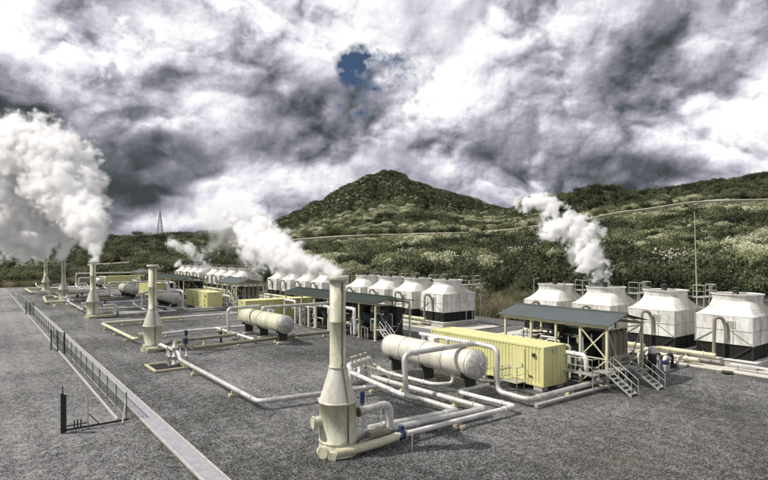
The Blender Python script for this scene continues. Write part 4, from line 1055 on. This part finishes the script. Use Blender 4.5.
# ------------------------------------------------------------------ steam (volume grids)
def steam_mat(name, dens, col=(1., 1., 1.)):
    m = bpy.data.materials.new(name); t = nt(m)
    out = N(t, 'ShaderNodeOutputMaterial'); v = N(t, 'ShaderNodeVolumePrincipled')
    v.inputs['Color'].default_value = (*col, 1); v.inputs['Density'].default_value = dens; v.inputs['Anisotropy'].default_value = 0.
    v.inputs['Density Attribute'].default_value = 'density'
    t.links.new(v.outputs[0], out.inputs['Volume'])
    return m
def plume(name, label, pts, dens, nscale, amp, res, gain=6., emis=0.):
    sub = []
    for a, b in zip(pts[:-1], pts[1:]):
        sub.append(a)
        if math.hypot(a[0] - b[0], a[1] - b[1]) < 3.2 * max(a[3], b[3]):
            sub.append(tuple((u + v) / 2 for u, v in zip(a, b)))
    sub.append(pts[-1])
    P3 = [(at(px, py, d), r * d / 540) for px, py, d, r in sub]
    ext = 1.55
    mn = Vector([min(p[k] - r * ext for p, r in P3) for k in range(3)]); mx = Vector([max(p[k] + r * ext for p, r in P3) for k in range(3)])
    base = P3[0][0]
    me = bpy.data.meshes.new(name); o = bpy.data.objects.new(name, me); C.objects.link(o); o.location = base
    ng = bpy.data.node_groups.new(name, 'GeometryNodeTree')
    ng.interface.new_socket('Geometry', in_out='INPUT', socket_type='NodeSocketGeometry'); ng.interface.new_socket('Geometry', in_out='OUTPUT', socket_type='NodeSocketGeometry')
    n = ng.nodes.new; L = ng.links.new; go = n('NodeGroupOutput'); n('NodeGroupInput')
    vc = n('GeometryNodeVolumeCube'); vc.inputs['Min'].default_value = mn - base; vc.inputs['Max'].default_value = mx - base
    sz = mx - mn; big_ = max(sz)
    for k, ax in enumerate('XYZ'): vc.inputs['Resolution ' + ax].default_value = max(16, int(res * sz[k] / big_))
    pos = n('GeometryNodeInputPosition').outputs[0]
    def mt(op, a, b=None, c=None, clamp=False):
        q = n('ShaderNodeMath'); q.operation = op; q.use_clamp = clamp
        for i, v in enumerate((a, b, c)):
            if v is None: continue
            if isinstance(v, (int, float)): q.inputs[i].default_value = v
            else: L(v, q.inputs[i])
        return q.outputs[0]
    # warp the lookup position a little
    nw = n('ShaderNodeTexNoise'); nw.inputs['Scale'].default_value = nscale * .6; nw.inputs['Detail'].default_value = 2.; L(pos, nw.inputs['Vector'])
    s1 = n('ShaderNodeVectorMath'); s1.operation = 'SUBTRACT'; L(nw.outputs['Color'], s1.inputs[0]); s1.inputs[1].default_value = (.5, .5, .5)
    s2 = n('ShaderNodeVectorMath'); s2.operation = 'SCALE'; L(s1.outputs[0], s2.inputs[0]); s2.inputs['Scale'].default_value = .9 / nscale * .7
    s3 = n('ShaderNodeVectorMath'); s3.operation = 'ADD'; L(pos, s3.inputs[0]); L(s2.outputs[0], s3.inputs[1])
    cur = None
    for i, (p, r) in enumerate(P3):
        d = n('ShaderNodeVectorMath'); d.operation = 'DISTANCE'; L(s3.outputs[0] if i > 0 else pos, d.inputs[0]); d.inputs[1].default_value = p - base
        v = mt('DIVIDE', d.outputs['Value'], r)
        cur = v if cur is None else mt('SMOOTH_MIN', cur, v, .22)
    # billows: inverted voronoi at three scales plus fine noise
    vsum = None
    for sc, w in ((nscale, .5), (nscale * 2.2, .28), (nscale * 4.7, .16)):
        vo = n('ShaderNodeTexVoronoi'); vo.inputs['Scale'].default_value = sc; L(s3.outputs[0], vo.inputs['Vector'])
        q = mt('MULTIPLY', mt('SUBTRACT', .5, vo.outputs['Distance']), w); vsum = q if vsum is None else mt('ADD', vsum, q)
    nf = n('ShaderNodeTexNoise'); nf.inputs['Scale'].default_value = nscale * 2.5; nf.inputs['Detail'].default_value = 5.; nf.inputs['Roughness'].default_value = .65; L(pos, nf.inputs['Vector'])
    vsum = mt('ADD', vsum, mt('MULTIPLY', mt('SUBTRACT', nf.outputs[0], .5), 2.4))
    f = mt('MULTIPLY_ADD', vsum, amp, mt('SUBTRACT', 1., cur))
    den = mt('MULTIPLY', f, gain, clamp=True)
    L(den, vc.inputs['Density'])
    sm = n('GeometryNodeSetMaterial'); mat = steam_mat(name + '_vapour', dens); sm.inputs['Material'].default_value = mat
    L(vc.outputs[0], sm.inputs['Geometry']); L(sm.outputs[0], go.inputs[0])
    me.materials.append(mat)
    md_ = o.modifiers.new('vapour', 'NODES'); md_.node_group = ng
    tag(o, label, 'steam', kind='stuff')
    return o
plume('steam_cloud', 'huge billowing white steam cloud over the three farthest silencers',
      [(95.5, 259, 76, 4), (94, 250, 77, 7), (93, 240, 78, 10), (90, 226, 80, 15), (83, 210, 84, 17), (72, 192, 88, 23), (54, 168, 92, 28), (32, 152, 96, 27), (10, 156, 100, 30), (2, 182, 102, 24), (30, 190, 98, 24),
       (65, 255, 101, 4), (64, 245, 101, 8), (62, 234, 101, 13), (60, 220, 101, 18), (50, 205, 101, 24),
       (48, 258, 128, 3.5), (45, 252, 127, 7), (36, 246, 124, 11), (20, 240, 120, 16), (2, 234, 116, 16), (8, 218, 110, 18)],
      4.2, .2, 1.8, 220, 1.0)
plume('steam_trail', 'white steam streaming left from the top of the nearest silencer',
      [(337, 272, 24.4, 6), (328, 271, 24.8, 6), (318, 269, 25.4, 8), (306, 266, 26.2, 10), (293, 261, 27, 13), (281, 255, 28, 15), (270, 247, 29, 16), (262, 236, 30, 13), (264, 224, 31, 8), (256, 248, 30.5, 13), (245, 234, 31.5, 8), (262, 214, 32, 5), (240, 226, 32.5, 6), (226, 214, 33.5, 5)],
      13., .8, 2.1, 180, .8)
plume('steam_trail', 'narrow steam plume rising from the cooling tower behind the grey roof',
      [(610, 291, 54.5, 4.5), (605, 284, 54.5, 6), (599, 274, 54.5, 8.5), (591, 262, 55, 11), (583, 249, 56, 12.5), (577, 236, 57, 13), (590, 230, 57, 8), (570, 224, 58, 10), (556, 228, 58, 12), (548, 216, 59, 9), (545, 203, 60, 8), (530, 204, 60, 7), (519, 202, 61, 6)],
      8., .45, 2.4, 160, .65)
plume('steam_trail', 'thin wisp of steam drifting from the distant towers at left',
      [(207, 268, 118, 4), (203, 262, 118, 6), (197, 257, 118, 6), (189, 251, 118, 6), (180, 247, 118, 5), (173, 243, 118, 5), (180, 262, 118, 3)],
      2.4, .28, 2.3, 120, .7)
plume('steam_trail', 'faint broad haze of steam above the distant rows of towers',
      [(255, 262, 120, 8), (245, 250, 120, 12), (232, 238, 122, 16), (222, 224, 124, 20), (205, 218, 126, 18), (190, 215, 128, 14), (235, 212, 126, 14), (215, 246, 120, 10)],
      .16, .12, 1.6, 120, 1.)

# ------------------------------------------------------------------ world: Nishita sky behind broken cloud
SUN_EL = math.radians(50)
# light travels towards camera-right and slightly away from the camera
ld = Vector((FY, -FX, 0)) * 1.0 + Vector((FX, FY, 0)) * .12; ld.normalize()
sund = Vector((-ld.x * math.cos(SUN_EL), -ld.y * math.cos(SUN_EL), math.sin(SUN_EL)))
w = bpy.data.worlds.new('World'); S.world = w; t = nt(w)
out = N(t, 'ShaderNodeOutputWorld'); bg = N(t, 'ShaderNodeBackground'); t.links.new(bg.outputs[0], out.inputs[0])
tc = N(t, 'ShaderNodeTexCoord'); D = tc.outputs['Generated']
sky = N(t, 'ShaderNodeTexSky', sky_type='NISHITA'); sky.sun_disc = False; sky.sun_elevation = SUN_EL
sky.sun_rotation = math.atan2(sund.x, sund.y)
sp = N(t, 'ShaderNodeSeparateXYZ'); t.links.new(D, sp.inputs[0])
zc = math_(t, 'MAXIMUM', sp.outputs[2], 0.)
k = math_(t, 'DIVIDE', 1., math_(t, 'ADD', zc, .22))
q = N(t, 'ShaderNodeCombineXYZ')
t.links.new(math_(t, 'MULTIPLY', sp.outputs[0], k), q.inputs[0]); t.links.new(math_(t, 'MULTIPLY', sp.outputs[1], k), q.inputs[1]); t.links.new(math_(t, 'MULTIPLY', sp.outputs[2], 1.5), q.inputs[2])
def wn(vec, sc, det, ro, dist=0., col=False):
    n = N(t, 'ShaderNodeTexNoise', i_Scale=sc, i_Detail=det, i_Roughness=ro, i_Distortion=dist); t.links.new(vec, n.inputs[0]); return n.outputs['Color' if col else 'Fac']
# azimuth/elevation relative to the photo's direction, warped
fr = math_(t, 'ADD', math_(t, 'MULTIPLY', sp.outputs[0], FX), math_(t, 'MULTIPLY', sp.outputs[1], FY))
ri = math_(t, 'SUBTRACT', math_(t, 'MULTIPLY', sp.outputs[0], FY), math_(t, 'MULTIPLY', sp.outputs[1], FX))
az = math_(t, 'ARCTAN2', ri, fr); el = math_(t, 'ARCSINE', sp.outputs[2])
ae = N(t, 'ShaderNodeCombineXYZ'); t.links.new(az, ae.inputs[0]); t.links.new(el, ae.inputs[1])
wp1 = N(t, 'ShaderNodeVectorMath', operation='SUBTRACT'); t.links.new(wn(D, 5., 6., .6, 0, True), wp1.inputs[0]); wp1.inputs[1].default_value = (.5, .5, .5)
wp2 = N(t, 'ShaderNodeVectorMath', operation='MULTIPLY_ADD'); t.links.new(wp1.outputs[0], wp2.inputs[0]); wp2.inputs[1].default_value = (.24, .16, 0); t.links.new(ae.outputs[0], wp2.inputs[2])
def blob(px, py, sx, sy):
    a = math.atan((px - 384) / 540); e = math.atan((254 - py) / 540 * math.cos(a))
    v = N(t, 'ShaderNodeVectorMath', operation='SUBTRACT'); t.links.new(wp2.outputs[0], v.inputs[0]); v.inputs[1].default_value = (a, e, 0)
    v2 = N(t, 'ShaderNodeVectorMath', operation='MULTIPLY'); t.links.new(v.outputs[0], v2.inputs[0]); v2.inputs[1].default_value = (540 / sx * (1 if abs(px - 384) < 200 else 1.15), 540 / sy, 0)
    d = N(t, 'ShaderNodeVectorMath', operation='DOT_PRODUCT'); t.links.new(v2.outputs[0], d.inputs[0]); t.links.new(v2.outputs[0], d.inputs[1])
    return math_(t, 'EXPONENT', math_(t, 'MULTIPLY', d.outputs['Value'], -1.))
BL = [(215, 148, 170, 30, -.44), (130, 184, 90, 20, -.34), (0, 118, 40, 28, -.26), (310, 135, 90, 22, -.06), (60, 60, 110, 40, .26), (190, 35, 80, 40, .24), (330, 45, 45, 50, .16),
      (555, 18, 90, 26, .26), (445, 95, 60, 26, .32), (615, 132, 60, 16, .34), (738, 100, 40, 34, .36), (700, 140, 60, 16, .22), (530, 90, 110, 36, -.10), (672, 96, 46, 24, -.16), (655, 168, 90, 12, -.34),
      (190, 216, 80, 9, .20), (60, 205, 120, 22, -.10), (250, 200, 50, 12, -.04), (500, 181, 90, 9, .20), (330, 200, 60, 10, -.12), (762, 158, 24, 12, .34), (480, 150, 70, 14, -.12), (640, 30, 60, 30, -.12), (720, 20, 50, 26, -.10), (120, 232, 60, 7, -.22), (250, 90, 60, 30, .02), (130, 120, 120, 16, -.08)]
acc = None
for px, py, sx, sy, a in BL:
    v = math_(t, 'MULTIPLY', blob(px, py, sx, sy), a * 1.15); acc = v if acc is None else math_(t, 'ADD', acc, v)
# multi-scale cloud relief
fl = N(t, 'ShaderNodeVectorMath', operation='MULTIPLY'); t.links.new(D, fl.inputs[0]); fl.inputs[1].default_value = (1, 1, 1.3)
def shifted(a):
    o_ = N(t, 'ShaderNodeVectorMath', operation='ADD'); t.links.new(fl.outputs[0], o_.inputs[0])
    o_.inputs[1].default_value = (-FY * a * .7, FX * a * .7, a); return o_.outputs[0]
def relief(sc, det, ro, dist, a, amt):
    n0 = wn(fl.outputs[0], sc, det, ro, dist); n1 = wn(shifted(a), sc, det, ro, dist)
    return n0, math_(t, 'MULTIPLY', math_(t, 'SUBTRACT', n0, n1), amt)
nA, e1 = relief(3.4, 4., .5, 0., .05, 1.0)
nE, e3 = relief(26., 5., .62, .1, .006, .6)
# cauliflower billows: inverted ridged noise, lit from the sun's side
wv1 = N(t, 'ShaderNodeVectorMath', operation='SUBTRACT'); t.links.new(wn(fl.outputs[0], 5., 3., .6, 0, True), wv1.inputs[0]); wv1.inputs[1].default_value = (.5, .5, .5)
def bil(vec, sc, det):
    m_ = N(t, 'ShaderNodeVectorMath', operation='MULTIPLY_ADD'); t.links.new(wv1.outputs[0], m_.inputs[0]); m_.inputs[1].default_value = (.085, .085, .085); t.links.new(vec, m_.inputs[2])
    v_ = N(t, 'ShaderNodeTexNoise', noise_type='RIDGED_MULTIFRACTAL', normalize=True, i_Scale=sc, i_Detail=det, i_Roughness=.54); v_.inputs['Offset'].default_value = .9; v_.inputs['Gain'].default_value = 1.6; t.links.new(m_.outputs[0], v_.inputs['Vector'])
    return v_.outputs[0]
b0 = bil(fl.outputs[0], 4.2, 6.); b1 = bil(shifted(.018), 4.2, 6.)
nC = wn(fl.outputs[0], 10., 4., .55, .15)
eb = math_(t, 'MULTIPLY', math_(t, 'SUBTRACT', b1, b0), .6)
val = math_(t, 'ADD', math_(t, 'MULTIPLY', math_(t, 'SUBTRACT', nA, .5), 1.4), .56)
val = math_(t, 'ADD', val, math_(t, 'MULTIPLY', math_(t, 'SUBTRACT', .5, b0), .34))
val = math_(t, 'ADD', val, math_(t, 'MULTIPLY', math_(t, 'SUBTRACT', nC, .5), .35))
for e_ in (e1, e3, acc, eb): val = math_(t, 'ADD', val, e_)
# a nearer broken layer: crisp bright rims, shaded bellies
def lay(vec):
    m_ = N(t, 'ShaderNodeVectorMath', operation='MULTIPLY_ADD'); t.links.new(wv1.outputs[0], m_.inputs[0]); m_.inputs[1].default_value = (.10, .10, .10)
    o_ = N(t, 'ShaderNodeVectorMath', operation='ADD'); t.links.new(vec, o_.inputs[0]); o_.inputs[1].default_value = (7.3, 2.1, 4.4); t.links.new(o_.outputs[0], m_.inputs[2])
    return wn(m_.outputs[0], 4.6, 7., .56, 0.)
l0 = lay(fl.outputs[0]); l1 = lay(shifted(.03))
d2 = math_(t, 'ADD', l0, math_(t, 'MULTIPLY', acc, -.10))
mk = ramp(t, [(.50, (0, 0, 0)), (.55, (1, 1, 1))], d2)
inner = math_(t, 'ADD', math_(t, 'MULTIPLY', math_(t, 'SUBTRACT', d2, .5), -4.4), .90)
inner = math_(t, 'ADD', inner, math_(t, 'MULTIPLY', math_(t, 'SUBTRACT', l0, l1), 1.6))
inner = math_(t, 'ADD', inner, math_(t, 'ADD', math_(t, 'MULTIPLY', eb, .8), math_(t, 'MULTIPLY', acc, 1.1)))
mkf = math_(t, 'MULTIPLY', mk.outputs[0], .62)
val = math_(t, 'ADD', math_(t, 'MULTIPLY', val, math_(t, 'SUBTRACT', 1., mkf)), math_(t, 'MULTIPLY', inner, mkf))
cr = ramp(t, [(0, (.055, .066, .074)), (.16, (.10, .115, .128)), (.32, (.19, .195, .225)), (.5, (.335, .325, .385)), (.66, (.55, .535, .61)), (.82, (.85, .84, .90)), (.9, (1., 1., 1.))], math_(t, 'MULTIPLY_ADD', val, .84, .245))
hbl = blob(374, 84, 52, 34)
hole = math_(t, 'MULTIPLY_ADD', hbl, 1.0, math_(t, 'MULTIPLY', math_(t, 'MINIMUM', math_(t, 'MULTIPLY', hbl, 2.5), 1.), math_(t, 'ADD', math_(t, 'MULTIPLY', math_(t, 'SUBTRACT', nC, .5), 4.0), math_(t, 'MULTIPLY', math_(t, 'SUBTRACT', nE, .5), 2.6))))
hm = ramp(t, [(.36, (0, 0, 0)), (1.05, (1, 1, 1))], hole)
skc = mixc(t, 1., sky.outputs[0], (.10, .115, .13), 'MULTIPLY')
fin = mixc(t, hm.outputs[0], cr.outputs[0], mixc(t, .75, skc, (.022, .038, .075)))
t.links.new(fin, bg.inputs[0]); bg.inputs[1].default_value = 1.
w.cycles.sampling_method = 'MANUAL'; w.cycles.sample_map_resolution = 512

sl = bpy.data.lights.new('sun', 'SUN'); sl.energy = 5.0; sl.angle = math.radians(.6); sl.color = (1, .96, .88)
so = bpy.data.objects.new('sun', sl); C.objects.link(so); so.rotation_euler = (-sund).to_track_quat('-Z', 'Y').to_euler()

# ------------------------------------------------------------------ camera
cd = bpy.data.cameras.new('camera'); cam = bpy.data.objects.new('camera', cd); C.objects.link(cam); S.camera = cam
cam.location = (0, 0, CAMZ); cd.sensor_width = 36; cd.lens = 36 * 540 / 768; cd.shift_y = 14 / 768; cd.clip_end = 12000; cd.clip_start = .1
cam.rotation_euler = Vector((FX, FY, 0)).to_track_quat('-Z', 'Y').to_euler()
S.view_settings.view_transform = 'Standard'; S.view_settings.look = 'None'; S.view_settings.exposure = 0
S.render.engine = 'CYCLES'
S.cycles.volume_bounces = 12; S.cycles.max_bounces = 14; S.cycles.transparent_max_bounces = 24
